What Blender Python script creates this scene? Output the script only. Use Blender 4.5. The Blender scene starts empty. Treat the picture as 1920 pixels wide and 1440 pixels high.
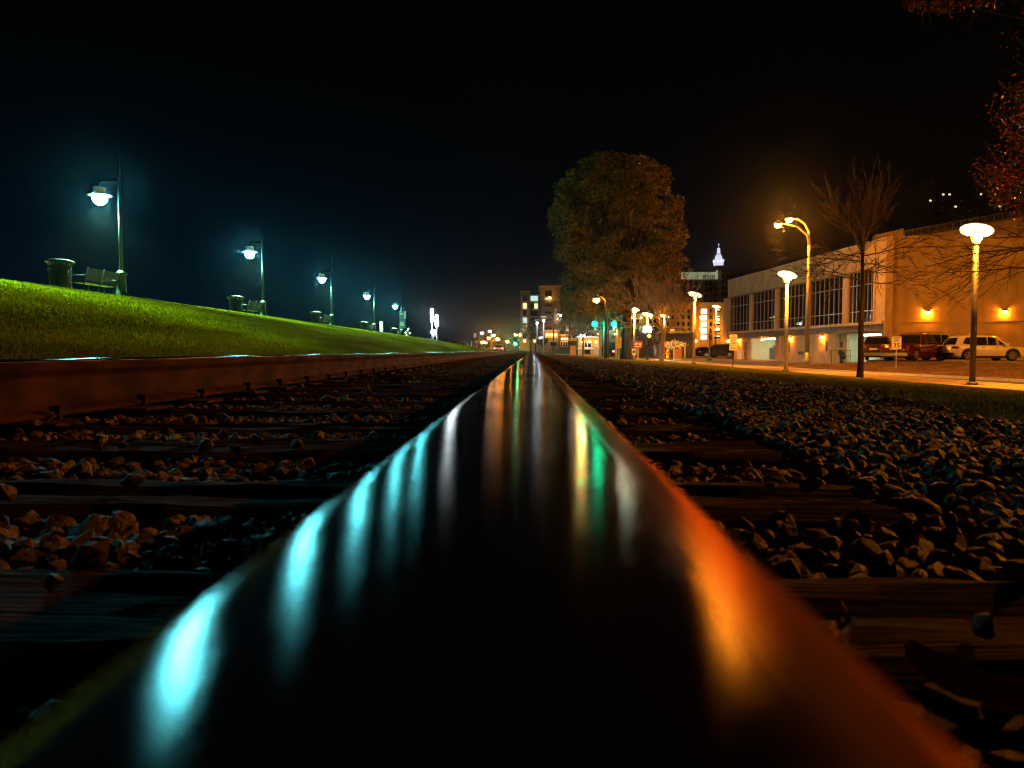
import bpy, bmesh, math, random
import numpy as np
from mathutils import Vector, Matrix
R = math.radians
random.seed(7); np.random.seed(7)
S = bpy.context.scene
COL = S.collection
F = 1387.0
CAMZ = 0.211
YAW = math.atan(37 / F); PIT = math.atan(63 / F * math.cos(YAW))

# ------------------------------------------------------------------ camera
cd = bpy.data.cameras.new('camera'); cam = bpy.data.objects.new('camera', cd); COL.objects.link(cam)
cd.lens = 36.0 * F / 1920; cd.sensor_width = 36; cd.clip_start = 0.01; cd.clip_end = 3000
cam.location = (0, 0, CAMZ); cam.rotation_euler = (R(90) - PIT, 0, YAW)
cd.dof.use_dof = True; cd.dof.focus_distance = 7.0; cd.dof.aperture_fstop = 11
S.camera = cam

# ------------------------------------------------------------------ night sky
W = bpy.data.worlds.new('World'); S.world = W; W.use_nodes = True
nt = W.node_tree; nt.nodes.clear()
def wn(t, **k):
    n = nt.nodes.new(t)
    for a, b in k.items(): setattr(n, a, b)
    return n
tc = wn('ShaderNodeTexCoord'); sp = wn('ShaderNodeSeparateXYZ'); nt.links.new(tc.outputs['Generated'], sp.inputs[0])
az = wn('ShaderNodeMapRange'); az.inputs[1].default_value = -0.35; az.inputs[2].default_value = 0.45
nt.links.new(sp.outputs[0], az.inputs[0])
mixh = wn('ShaderNodeMix', data_type='RGBA'); nt.links.new(az.outputs[0], mixh.inputs[0])
mixh.inputs[6].default_value = (0.0001, 0.0035, 0.0095, 1); mixh.inputs[7].default_value = (0.0030, 0.0016, 0.0012, 1)
el = wn('ShaderNodeMapRange', interpolation_type='SMOOTHSTEP'); el.inputs[1].default_value = -0.02; el.inputs[2].default_value = 0.36
nt.links.new(sp.outputs[2], el.inputs[0])
mixz = wn('ShaderNodeMix', data_type='RGBA'); nt.links.new(el.outputs[0], mixz.inputs[0])
nt.links.new(mixh.outputs[2], mixz.inputs[6]); mixz.inputs[7].default_value = (0.0003, 0.0006, 0.0006, 1)
bg = wn('ShaderNodeBackground'); out = wn('ShaderNodeOutputWorld')
nt.links.new(mixz.outputs[2], bg.inputs[0]); bg.inputs[1].default_value = 1.0
nt.links.new(bg.outputs[0], out.inputs[0])

S.view_settings.view_transform = 'Standard'; S.view_settings.look = 'None'
S.view_settings.gamma = 1; S.view_settings.exposure = 0
S.render.engine = 'CYCLES'
S.cycles.use_denoising = True
S.cycles.use_adaptive_sampling = True; S.cycles.adaptive_threshold = 0.02
S.cycles.max_bounces = 5; S.cycles.diffuse_bounces = 2; S.cycles.glossy_bounces = 3; S.cycles.volume_bounces = 0
S.cycles.sample_clamp_indirect = 4; S.cycles.use_light_tree = True
S.cycles.volume_max_steps = 32
S.cycles.filter_width = 1.2
HAZE = 0.00030

# light output of each lamp type (radiance)
TEAL = (0.13, 0.84, 0.95); SODIUM = (1.0, 0.27, 0.012); WHITE = (0.86, 1.0, 0.72); COOL = (0.75, 0.95, 1.0)
P_TEAL, P_SOD, P_SAUCER, P_SCONCE = 600, 2700, 5, 1100
W_TEAL, W_SAUCER = 26000, 5000   # watts of the downlights inside the lamps

# ------------------------------------------------------------------ helpers
def ray(px, py):
    x = (px - 960) / F; z = -(py - 720) / F; y = 1.0
    c, s = math.cos(PIT), math.sin(PIT); y, z = y * c + z * s, -y * s + z * c
    c, s = math.cos(YAW), math.sin(YAW); return (x * c - y * s, x * s + y * c, z)
def P(px, py, Y):
    r = ray(px, py); k = Y / r[1]; return Vector((r[0] * k, Y, CAMZ + r[2] * k))
def G(px, py, z):
    r = ray(px, py); k = (z - CAMZ) / r[2]; return Vector((r[0] * k, r[1] * k, z))

def sstep(a, b, x):
    t = min(1, max(0, (x - a) / (b - a))); return t * t * (3 - 2 * t)
CR = [(-20, 2.0), (25, 1.98), (39, 1.88), (53, 1.84), (68, 1.74), (78, 1.62), (88, 1.36), (100, 1.05), (115, 0.72), (135, 0.3), (160, -0.1), (900, -0.2)]
def crest(y):
    for (a, za), (b, zb) in zip(CR, CR[1:]):
        if y <= b: return za + (zb - za) * (y - a) / (b - a)
    return -0.2
def gz(x, y):
    """height of the ground"""
    if x < -2.9:
        c = crest(y); t = min(1, (-2.9 - x) / 10.7)
        c += (.028 * math.sin(y * 1.9) + .02 * math.sin(y * 4.3 + 1)) * (1 if -15 < x < -9 else 0)
        if x < -13.6: return c
        f = t + 0.10 * math.sin(math.pi * t) * 1.1
        f = f if t < .8 else f * (1 - 0.0)
        return -0.12 + (c + 0.12) * min(1, f)
    if x < 0.55: return -0.05
    if x < 2.4: return -0.05 - 0.10 * sstep(0.55, 2.4, x)
    if x < 12.5: return -0.15 - 0.67 * (x - 2.4) / 10.1
    return -0.82

class MB:
    def __init__(s): s.v = []; s.f = []; s.sm = []
    def add(s, vs, fs, smooth=False):
        o = len(s.v); s.v += [tuple(v) for v in vs]; s.f += [tuple(i + o for i in f) for f in fs]; s.sm += [smooth] * len(fs); return s
    def box(s, x0, x1, y0, y1, z0, z1, rz=0, c=None):
        vs = [(x, y, z) for z in (z0, z1) for x, y in ((x0, y0), (x1, y0), (x1, y1), (x0, y1))]
        if rz:
            cx, cy = c if c else ((x0 + x1) / 2, (y0 + y1) / 2); a, b = math.cos(rz), math.sin(rz)
            vs = [(cx + (x - cx) * a - (y - cy) * b, cy + (x - cx) * b + (y - cy) * a, z) for x, y, z in vs]
        return s.add(vs, [(3, 2, 1, 0), (4, 5, 6, 7), (0, 1, 5, 4), (1, 2, 6, 5), (2, 3, 7, 6), (3, 0, 4, 7)])
    def bar(s, a, b, w, h=None):
        a, b = Vector(a), Vector(b); h = h or w; d = (b - a).normalized()
        u = d.cross(Vector((0, 0, 1)));
        if u.length < .01: u = Vector((1, 0, 0))
        u.normalize(); v = u.cross(d).normalized()
        vs = [p + u * su * w / 2 + v * sv * h / 2 for p in (a, b) for su, sv in ((-1, -1), (1, -1), (1, 1), (-1, 1))]
        return s.add(vs, [(3, 2, 1, 0), (4, 5, 6, 7), (0, 1, 5, 4), (1, 2, 6, 5), (2, 3, 7, 6), (3, 0, 4, 7)])
    def tube(s, pts, rad, n=8, cap=True):
        pts = [Vector(p) for p in pts]
        if not hasattr(rad, '__len__'): rad = [rad] * len(pts)
        vs = []; fs = []
        ref = None
        for i, p in enumerate(pts):
            d = (pts[min(i + 1, len(pts) - 1)] - pts[max(i - 1, 0)]).normalized()
            if ref is None:
                ref = d.cross(Vector((0, 0, 1)))
                if ref.length < .05: ref = d.cross(Vector((0, 1, 0)))
            u = (ref - d * ref.dot(d)).normalized(); v = d.cross(u); ref = u
            for k in range(n):
                a = 2 * math.pi * k / n; vs.append(p + (u * math.cos(a) + v * math.sin(a)) * rad[i])
        for i in range(len(pts) - 1):
            for k in range(n): fs.append((i * n + k, i * n + (k + 1) % n, (i + 1) * n + (k + 1) % n, (i + 1) * n + k))
        s.add(vs, fs, True)
        if cap:
            o = len(s.v) - len(vs)
            s.f += [tuple(o + k for k in reversed(range(n))), tuple(o + (len(pts) - 1) * n + k for k in range(n))]; s.sm += [False] * 2
        return s
    def lathe(s, prof, n=16, c=(0, 0, 0), mat=None, smooth=True):
        vs = []; fs = []
        for r, z in prof:
            for k in range(n):
                a = 2 * math.pi * k / n; p = Vector((r * math.cos(a), r * math.sin(a), z))
                if mat: p = mat @ p
                vs.append((p.x + c[0], p.y + c[1], p.z + c[2]))
        for i in range(len(prof) - 1):
            for k in range(n): fs.append((i * n + k, i * n + (k + 1) % n, (i + 1) * n + (k + 1) % n, (i + 1) * n + k))
        o = len(s.v); s.add(vs, fs, smooth)
        s.f += [tuple(o + k for k in reversed(range(n))), tuple(o + (len(prof) - 1) * n + k for k in range(n))]; s.sm += [False] * 2
        return s
    def prism(s, poly, y0, y1):
        """poly of (x,z) pushed along y"""
        n = len(poly); vs = [(x, y0, z) for x, z in poly] + [(x, y1, z) for x, z in poly]
        return s.add(vs, [tuple(range(n)), tuple(reversed(range(n, 2 * n)))] + [(i, n + i, n + (i + 1) % n, (i + 1) % n) for i in range(n)])
    def prismz(s, poly, z0, z1):
        n = len(poly); vs = [(x, y, z0) for x, y in poly] + [(x, y, z1) for x, y in poly]
        return s.add(vs, [tuple(reversed(range(n))), tuple(range(n, 2 * n))] + [(i, (i + 1) % n, n + (i + 1) % n, n + i) for i in range(n)])
    def mesh(s, name, m):
        me = bpy.data.meshes.new(name); me.from_pydata(s.v, [], s.f); me.polygons.foreach_set('use_smooth', s.sm)
        me.materials.append(m); me.update(); return me

def link(name, me, parent=None, loc=None, rot=None):
    o = bpy.data.objects.new(name, me); COL.objects.link(o)
    if parent: o.parent = parent
    if loc is not None: o.location = loc
    if rot is not None: o.rotation_euler = rot
    return o
def part(name, mb, m, parent=None, label=None, kind=None):
    o = link(name, mb.mesh(name, m), parent)
    if label: o['label'] = label
    if kind: o['kind'] = kind
    return o
def thing(name, label, cat, loc=(0, 0, 0), rz=0, group=None):
    o = link(name, None, None, loc, (0, 0, rz)); o['label'] = label; o['category'] = cat; o.empty_display_size = .2
    if group: o['group'] = group
    return o
def tag(o, label, cat, group=None):
    o['label'] = label; o['category'] = cat
    if group: o['group'] = group
    return o
def struct(name, me, kind='structure'):
    o = link(name, me); o['kind'] = kind; return o
def copytree(o, parent=None, loc=None, rz=None, label=None):
    c = o.copy(); COL.objects.link(c)
    if parent: c.parent = parent
    if loc is not None: c.location = loc
    if rz is not None: c.rotation_euler = (0, 0, rz)
    if label: c['label'] = label
    for ch in list(o.children): copytree(ch, c)
    return c
def quickmesh(name, V, Fc, m, n=3):
    """V (N,3) array, Fc (M,n) array"""
    me = bpy.data.meshes.new(name)
    me.vertices.add(len(V)); me.vertices.foreach_set('co', np.ascontiguousarray(V, dtype=np.float32).ravel())
    me.loops.add(Fc.size); me.loops.foreach_set('vertex_index', np.ascontiguousarray(Fc, dtype=np.int32).ravel())
    me.polygons.add(len(Fc)); me.polygons.foreach_set('loop_start', np.arange(0, Fc.size, n, dtype=np.int32))
    me.polygons.foreach_set('use_smooth', np.zeros(len(Fc), dtype=bool)); me.update(calc_edges=True); me.materials.append(m); return me

# ------------------------------------------------------------------ materials
def mat(name, col, rough=.7, metal=0, noise=None, bump=None, emit=None, es=0, aniso=0, spec=.5, coat=0):
    """noise=(scale, colour2, low, high, detail[, stretch])  bump=(scale, strength, distance)"""
    m = bpy.data.materials.new(name); m.use_nodes = True; t = m.node_tree; b = t.nodes['Principled BSDF']
    b.inputs['Base Color'].default_value = (*col, 1); b.inputs['Roughness'].default_value = rough; b.inputs['Metallic'].default_value = metal
    b.inputs['Specular IOR Level'].default_value = spec; b.inputs['Coat Weight'].default_value = coat
    if aniso: b.inputs['Anisotropic'].default_value = aniso
    co = t.nodes.new('ShaderNodeTexCoord')
    def tex(scale, detail=5, stretch=None):
        n = t.nodes.new('ShaderNodeTexNoise'); n.inputs['Scale'].default_value = scale; n.inputs['Detail'].default_value = detail
        mp = t.nodes.new('ShaderNodeMapping'); t.links.new(co.outputs['Object'], mp.inputs[0]); t.links.new(mp.outputs[0], n.inputs['Vector'])
        if stretch: mp.inputs['Scale'].default_value = stretch
        return n
    if noise:
        n = tex(noise[0], noise[4] if len(noise) > 4 else 5, noise[5] if len(noise) > 5 else None)
        r = t.nodes.new('ShaderNodeValToRGB'); r.color_ramp.elements[0].position = noise[2]; r.color_ramp.elements[1].position = noise[3]
        r.color_ramp.elements[0].color = (*col, 1); r.color_ramp.elements[1].color = (*noise[1], 1)
        t.links.new(n.outputs[0], r.inputs[0]); t.links.new(r.outputs[0], b.inputs['Base Color'])
    if bump:
        n = tex(bump[0], 6, bump[3] if len(bump) > 3 else None); bp = t.nodes.new('ShaderNodeBump')
        bp.inputs['Strength'].default_value = bump[1]; bp.inputs['Distance'].default_value = bump[2]
        t.links.new(n.outputs[0], bp.inputs['Height']); t.links.new(bp.outputs[0], b.inputs['Normal'])
    if emit:
        b.inputs['Emission Color'].default_value = (*emit, 1); b.inputs['Emission Strength'].default_value = es
    return m
M = {}
M['stone'] = mat('ballast_stone', (.05, .042, .032), .55, noise=(17, (.40, .30, .20), .40, .72, 9), bump=(130, .9, .006), spec=.45)
M['gravelbase'] = mat('ballast_base', (.025, .023, .02), .9, noise=(55, (.13, .12, .10), .40, .68, 8), bump=(26, 1.0, .05))
M['wood'] = mat('sleeper_wood', (.02, .016, .010), .85, spec=.08, noise=(6, (.12, .085, .045), .35, .7, 8, (1, 22, 8)), bump=(7, .9, .012, (1, 26, 12)))
M['rust'] = mat('rusty_steel', (.028, .012, .008), .85, metal=0, spec=.15, noise=(7, (.12, .046, .022), .35, .7, 8, (1, .6, 1.4)), bump=(120, .35, .002))
M['grass'] = mat('grass_soil', (.06, .06, .002), .95, spec=.0, noise=(.9, (.17, .15, .002), .35, .7, 8, (1, .35, 1)), bump=(9, .8, .06))
M['blade'] = mat('grass_blade', (.09, .095, .002), .8, spec=.0, noise=(.42, (.27, .30, .003), .42, .60, 8, (1, .3, 1.6)))
M['dryblade'] = mat('dry_grass_blade', (.16, .17, .03), .8, spec=.05, noise=(1.2, (.42, .44, .09), .35, .7, 6))
M['drygrass'] = mat('dry_grass_soil', (.06, .06, .02), .95, spec=.02, noise=(1.6, (.26, .25, .05), .35, .7, 8), bump=(12, .9, .05))
M['mound'] = mat('dry_lawn', (.07, .035, .018), .95, spec=.08, noise=(1.3, (.36, .19, .08), .38, .64, 9, (.35, 1.6, 1)), bump=(3.2, .8, .12, (.4, 1.6, 1)))
M['concrete'] = mat('concrete_paving', (.26, .185, .12), .9, spec=.1, noise=(1.1, (.38, .27, .17), .3, .7, 8), bump=(30, .2, .01))
M['asphalt'] = mat('asphalt', (.05, .048, .045), .75, noise=(3, (.085, .08, .075), .3, .7, 8), bump=(45, .4, .01))
M['kerb'] = mat('kerb_concrete', (.42, .40, .36), .8, noise=(4, (.3, .28, .25), .4, .7, 6))
M['render'] = mat('building_render', (.47, .37, .22), .9, spec=.2, noise=(.9, (.30, .235, .13), .36, .72, 12, (1, 1, .45)), bump=(55, .35, .008))
M['render2'] = mat('building_pilaster', (.55, .44, .28), .8, spec=.2, noise=(1.5, (.43, .34, .21), .35, .7, 7), bump=(40, .2, .006))
M['soffit'] = mat('soffit_board', (.17, .13, .10), .8, noise=(2, (.12, .09, .07), .4, .6))
M['glass'] = mat('window_glass', (.006, .009, .011), .035, spec=.9, bump=(1.2, .05, .03))
M['mullion'] = mat('aluminium_mullion', (.26, .27, .26), .4, metal=.6)
M['white'] = mat('white_paint', (.8, .8, .78), .5, noise=(3, (.7, .7, .68), .4, .7))
M['roomwall'] = mat('garage_wall', (.66, .68, .50), .8, noise=(2, (.52, .54, .38), .3, .7))
M['darkpaint'] = mat('dark_paint', (.03, .035, .035), .5, noise=(3, (.05, .055, .05), .4, .6))
M['greenpaint'] = mat('dark_green_metal', (.002, .009, .007), .5, metal=0, noise=(8, (.004, .016, .012), .4, .6), spec=.12)
M['polesteel'] = mat('painted_pole', (.03, .026, .02), .55, noise=(5, (.02, .018, .014), .4, .6))
M['polebright'] = mat('galvanised_pole', (.45, .43, .38), .45, metal=.35, noise=(5, (.36, .34, .30), .4, .6))
M['bark'] = mat('bark', (.04, .03, .02), .9, spec=.15, noise=(9, (.11, .075, .045), .35, .7, 7, (1, 1, .25)), bump=(14, .8, .03, (1, 1, .3)))
M['shadebark'] = mat('shaded_bark', (.012, .009, .006), .95, spec=.05, noise=(9, (.035, .025, .016), .35, .7, 7, (1, 1, .25)), bump=(14, .8, .03, (1, 1, .3)))  # bark with shade put into its colour, keeps trunks in silhouette
M['bark2'] = mat('pale_bark', (.20, .15, .10), .85, noise=(12, (.36, .27, .18), .35, .7, 7, (1, 1, .3)), bump=(18, .6, .02))
M['leaf'] = mat('oak_leaf', (.035, .034, .007), .33, noise=(2.8, (.27, .20, .03), .35, .68, 6), spec=.6)
M['leafred'] = mat('autumn_leaf', (.26, .04, .015), .25, noise=(3, (.55, .11, .035), .35, .68, 6), spec=.7)
M['leafdry'] = mat('dry_leaf', (.16, .075, .03), .7, noise=(40, (.26, .14, .06), .35, .68, 6), bump=(90, .5, .003))
M['brick'] = mat('brick_masonry', (.36, .17, .08), .85, noise=(9, (.28, .12, .06), .4, .6))
M['tyre'] = mat('tyre_rubber', (.015, .015, .015), .8)
M['rim'] = mat('alloy_rim', (.55, .57, .60), .3, metal=.8)
M['carglass'] = mat('car_glass', (.008, .012, .014), .04, spec=.9)
M['taillamp'] = mat('tail_lamp_lens', (.25, .006, .006), .15, spec=.8)
M['headlamp'] = mat('head_lamp_lens', (.7, .75, .78), .1, spec=.8)
M['chrome'] = mat('chrome', (.7, .7, .7), .15, metal=1)
M['black'] = mat('black_plastic', (.012, .012, .012), .55)
M['plate'] = mat('plate_white', (.75, .75, .70), .5)
M['signwhite'] = mat('sign_face_white', (.82, .80, .72), .5)
M['signyellow'] = mat('sign_face_yellow', (.80, .55, .05), .5)
M['signblue'] = mat('sign_face_blue', (.05, .22, .45), .5)
M['signmaroon'] = mat('sign_face_maroon', (.22, .035, .09), .5)
M['ink'] = mat('sign_ink', (.015, .015, .015), .6)
M['redink'] = mat('sign_red_ink', (.5, .02, .015), .6)
M['aptwall'] = mat('apartment_render', (.34, .31, .24), .85, noise=(.2, (.28, .25, .19), .4, .6))
M['aptwall2'] = mat('apartment_brick', (.26, .15, .085), .85, noise=(.3, (.2, .12, .07), .4, .6))
M['offwall'] = mat('office_stone', (.22, .16, .11), .85, noise=(.15, (.17, .12, .08), .4, .6))
M['winddark'] = mat('dark_window', (.008, .010, .012), .15, spec=.8)
M['ochre'] = mat('ochre_render', (.52, .34, .10), .85, noise=(.5, (.43, .27, .08), .4, .6))
M['teal_panel'] = mat('teal_sheet', (.02, .12, .11), .6, noise=(2, (.03, .16, .14), .4, .6))
M['roof'] = mat('dark_roof', (.06, .055, .05), .9)
M['yellow'] = mat('yellow_paint', (.65, .45, .05), .5)
def lamp_mat(name, col, s): return mat(name, (.8, .8, .8), .5, emit=col, es=s)
M['e_teal'] = lamp_mat('lit_globe_teal', TEAL, P_TEAL)
M['e_sod'] = lamp_mat('lit_sodium_lens', SODIUM, P_SOD)
M['e_saucer'] = lamp_mat('lit_reflector', (1.0, .80, .32), P_SAUCER)
M['e_funnel'] = lamp_mat('lit_funnel_lamp', COOL, 320)
M['e_wallfill'] = lamp_mat('lit_wall_fill', (1, .36, .04), 60)
M['e_housefill'] = lamp_mat('lit_house_fill', (1, .45, .08), 45)
M['e_sod2'] = lamp_mat('lit_small_sodium', SODIUM, 600)
M['e_sconce'] = lamp_mat('lit_sconce', (1, .21, .010), P_SCONCE)
M['e_tube'] = lamp_mat('lit_tube', (.85, 1, .70), 22)
M['e_mast'] = lamp_mat('lit_mast_tube', (.80, .95, 1.0), 60)
M['e_green'] = lamp_mat('lit_green_signal', (.0, 1.0, .42), 1300)
M['e_red'] = lamp_mat('lit_red_signal', (1.0, .10, .01), 14)
M['e_farwhite'] = lamp_mat('lit_far_white', (.85, .95, 1.0), 160)
M['e_farsod'] = lamp_mat('lit_far_sodium', (1, .33, .03), 420)
M['e_flood'] = lamp_mat('lit_flood', (.9, 1, .75), 500)
M['e_winw'] = lamp_mat('lit_window_warm', (1, .85, .42), 1.1)
M['e_winc'] = lamp_mat('lit_window_cool', (.6, .95, .85), .9)
M['e_spire'] = mat('self_lit_stone', (.7, .7, .7), .8, emit=(.75, .78, 1.0), es=.95)
M['e_crown'] = lamp_mat('lit_crown_panel', (.62, .72, .38), .30)
M['e_tailred'] = lamp_mat('lit_tail_lamp', (1, .05, .05), 30)
M['e_head'] = lamp_mat('lit_head_lamp', (.9, .95, 1), 60)

# polished rail: bright worn running band, duller rusty shoulders
def rail_material():
    m = bpy.data.materials.new('worn_rail_head'); m.use_nodes = True; t = m.node_tree; b = t.nodes['Principled BSDF']; L = t.links.new
    co = t.nodes.new('ShaderNodeTexCoord'); sx = t.nodes.new('ShaderNodeSeparateXYZ'); L(co.outputs['Object'], sx.inputs[0])
    def noise(scale, detail, st):
        n = t.nodes.new('ShaderNodeTexNoise'); n.inputs['Scale'].default_value = scale; n.inputs['Detail'].default_value = detail
        mp = t.nodes.new('ShaderNodeMapping'); mp.inputs['Scale'].default_value = st; L(co.outputs['Object'], mp.inputs[0]); L(mp.outputs[0], n.inputs[0]); return n.outputs[0]
    def math_(op, a, b_=None, c=None):
        n = t.nodes.new('ShaderNodeMath'); n.operation = op
        for k, v in enumerate((a, b_, c)):
            if v is None: continue
            if isinstance(v, (int, float)): n.inputs[k].default_value = v
            else: L(v, n.inputs[k])
        return n.outputs[0]
    def ramp(v, a, b_, lo=0., hi=1.):
        n = t.nodes.new('ShaderNodeMapRange'); n.interpolation_type = 'SMOOTHSTEP'; L(v, n.inputs[0])
        for k, q in zip((1, 2, 3, 4), (a, b_, lo, hi)): n.inputs[k].default_value = q
        return n.outputs[0]
    x = sx.outputs[0]; wob = noise(60, 6, (1, .08, 1)); xs = math_('MULTIPLY_ADD', wob, .006, math_('ADD', x, -.003))
    field = ramp(xs, .017, .032)                       # dull field side of the head, orange lamp glow put into its tint
    rustf = ramp(xs, .0335, .0395); rustg = ramp(math_('MULTIPLY', xs, -1), .0370, .0400); rust = math_('MAXIMUM', rustf, rustg)
    smudge = ramp(noise(34, 7, (1, .22, 1)), .35, .7, .55, 1.0); fine = noise(420, 4, (1, .12, 1)); scr = noise(2600, 3, (1, .012, 1)); pit = noise(900, 5, (1, .7, 1))
    col = t.nodes.new('ShaderNodeMix'); col.data_type = 'RGBA'; L(field, col.inputs[0]); col.inputs[6].default_value = (.46, .46, .45, 1); col.inputs[7].default_value = (.32, .095, .026, 1)
    cm = t.nodes.new('ShaderNodeMix'); cm.data_type = 'RGBA'; cm.blend_type = 'MULTIPLY'; cm.inputs[0].default_value = 1; L(col.outputs[2], cm.inputs[6])
    cmb = t.nodes.new('ShaderNodeCombineColor'); [L(smudge, cmb.inputs[k]) for k in range(3)]; L(cmb.outputs[0], cm.inputs[7])
    gl = t.nodes.new('ShaderNodeBsdfAnisotropic'); gl.distribution = 'BECKMANN'; L(cm.outputs[2], gl.inputs['Color'])
    rough = math_('ADD', math_('MULTIPLY_ADD', field, RAIL_F - RAIL_R, RAIL_R), math_('MULTIPLY', fine, .05)); L(rough, gl.inputs['Roughness']); gl.inputs['Anisotropy'].default_value = ANI; tg = t.nodes.new('ShaderNodeCombineXYZ'); tg.inputs[1].default_value = 1; L(tg.outputs[0], gl.inputs['Tangent'])
    b.inputs['Base Color'].default_value = (.17, .055, .018, 1); b.inputs['Roughness'].default_value = .85; b.inputs['Specular IOR Level'].default_value = .15
    dif = math_('MAXIMUM', math_('MULTIPLY_ADD', field, .40, .03), math_('MULTIPLY', rust, .85))
    bp = t.nodes.new('ShaderNodeBump'); bp.inputs['Strength'].default_value = .30; bp.inputs['Distance'].default_value = .0006
    h = math_('ADD', math_('MULTIPLY', fine, .3), math_('ADD', math_('MULTIPLY', scr, .06), math_('MULTIPLY', math_('MULTIPLY', pit, field), .9))); L(h, bp.inputs['Height']); L(bp.outputs[0], b.inputs['Normal']); L(bp.outputs[0], gl.inputs['Normal'])
    mx = t.nodes.new('ShaderNodeMixShader'); L(dif, mx.inputs[0]); L(gl.outputs[0], mx.inputs[1]); L(b.outputs[0], mx.inputs[2]); L(mx.outputs[0], t.nodes['Material Output'].inputs[0])
    return m
RAIL_R, RAIL_F, ANI = .17, .31, -.15
M['rail'] = rail_material()

# ------------------------------------------------------------------ ground sheets
g = MB().add([(-1200, -60, -1.0), (1200, -60, -1.0), (1200, 1600, -1.0), (-1200, 1600, -1.0)], [(0, 1, 2, 3)])
struct('ground', g.mesh('ground', M['asphalt']))
def strip(name, xs, ys, m, dz=0.0, zf=None, skirt=None):
    zf = zf or gz; mb = MB(); nx = len(xs)
    vs = [(x if not callable(x) else x(y), y, 0) for y in ys for x in xs]
    vs = [(x, y, zf(x, y) + dz) for x, y, _ in vs]
    mb.add(vs, [(j * nx + i, j * nx + i + 1, (j + 1) * nx + i + 1, (j + 1) * nx + i) for j in range(len(ys) - 1) for i in range(nx - 1)], True)
    return struct(name, mb.mesh(name, m))
def lin(a, b, n): return [a + (b - a) * i / (n - 1) for i in range(n)]
YS = lin(-15, 60, 90) + lin(61, 160, 60) + lin(165, 700, 20)
hill = strip('grass_bank', lin(-60, -16, 8) + lin(-14.5, -2.9, 34), YS, M['grass'])
ballast = strip('ballast', lin(-2.9, 0.5, 12) + lin(.6, 2.7, 12), YS, M['gravelbase'], -0.028)
grass_strip = strip('grass_verge', lin(2.4, 11.9, 26), YS, M['drygrass'])
# promenade path along the crest
prom = strip('promenade', [-17.5, -15.6], YS, M['concrete'], .015)

# road edge geometry: path from the kerb line, turning a little to the left far away
def e0(y): return 12.3 - 0.9 * sstep(40, 110, y)
def e1(y): return 15.9 - 2.6 * sstep(20, 60, y) if y < 60 else 13.3
flat = lambda x, y: -0.82
ysr = lin(-15, 90, 60) + lin(95, 140, 6)
def band(name, f0, f1, ys, m, z, th=None):
    mb = MB(); vs = []
    for y in ys: vs += [(f0(y), y, z), (f1(y), y, z)]
    n = len(ys); mb.add(vs, [(2 * i, 2 * i + 1, 2 * i + 3, 2 * i + 2) for i in range(n - 1)])
    if th:
        o = len(mb.v); mb.add([(x, y, z - th) for x, y, _ in vs], [(2 * i, 2 * i + 2, 2 * i + 3, 2 * i + 1) for i in range(n - 1)])
        mb.f += [(2 * i + 2, o + 2 * i + 2, o + 2 * i, 2 * i) for i in range(n - 1)] + [(2 * i + 1, o + 2 * i + 1, o + 2 * i + 3, 2 * i + 3) for i in range(n - 1)]
        mb.sm += [False] * (2 * (n - 1))
    return mb
# concrete sidewalk slabs (each slab an object of its own where it shows)
sidewalk = link('sidewalk', None); sidewalk['kind'] = 'structure'
slabme = {}
y = 8.0; k = 0
while y < 96:
    L = 1.5 if y < 40 else 3.0
    a = e0(y + L / 2); b = 1.9
    key = L
    if key not in slabme:
        mbs = MB().box(0, b, 0.008, L - .008, -.10, 0); slabme[key] = mbs.mesh('paving_slab', M['concrete'])
    o = link('paving_slab', slabme[key], sidewalk, (a, y, -0.795 + random.uniform(-.003, .003))); y += L
struct('road', band('road', lambda y: e0(y) + 1.9 + .28, lambda y: 60 if y > 47 else e0(y) + 6.2, ysr, M['asphalt'], -0.90).mesh('road', M['asphalt']))
struct('kerb', band('kerb', lambda y: e0(y) + 1.92, lambda y: e0(y) + 2.15, ysr, M['kerb'], -0.79, .2).mesh('kerb', M['kerb']))
# painted lane line and far road
struct('road_marking', band('m', lambda y: e0(y) + 2.5, lambda y: e0(y) + 2.62, ysr, M['white'], -0.896).mesh('road_marking', M['white']))
# mound between road and car park
def mfront(y): return 17.3 - 0.115 * (y - 26.5)
def mz(x, y):
    f = mfront(y); t = sstep(0, 6.5, x - f); e = sstep(50.5, 45.5, y)
    return -0.86 + 0.36 * t * e
mb = MB(); xs = lin(0, 12, 26); ysm = lin(0, 50.5, 60)
vs = []
for y in ysm:
    for q in xs:
        x = mfront(y) + q; vs.append((x, y, mz(x, y) + .012 * math.sin(x * 2.3 + y) * sstep(0, 2, q)))
nx = len(xs); mb.add(vs, [(j * nx + i, j * nx + i + 1, (j + 1) * nx + i + 1, (j + 1) * nx + i) for j in range(len(ysm) - 1) for i in range(nx - 1)], True)
struct('lawn_mound', mb.mesh('lawn_mound', M['mound']))
mk = MB()
for i in range(len(ysm) - 1):
    y, y2 = ysm[i], ysm[i + 1]
    mk.prismz([(mfront(y) - .25, y), (mfront(y) - .02, y), (mfront(y2) - .02, y2), (mfront(y2) - .25, y2)], -1, -.80)
struct('mound_kerb', mk.mesh('mound_kerb', M['kerb']))
# car park slab
pk = MB().prismz([(25.4, 43.3), (70, 36.5), (70, 56.9), (25.4, 56.9)], -1.0, -0.497)
struct('car_park', pk.mesh('car_park', M['asphalt']))
ck = MB().prismz([(24.9, 43.0), (70, 36.0), (70, 36.48), (24.9, 43.29)], -1.0, -0.42)
struct('car_park_kerb', ck.mesh('car_park_kerb', M['kerb']))
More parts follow.
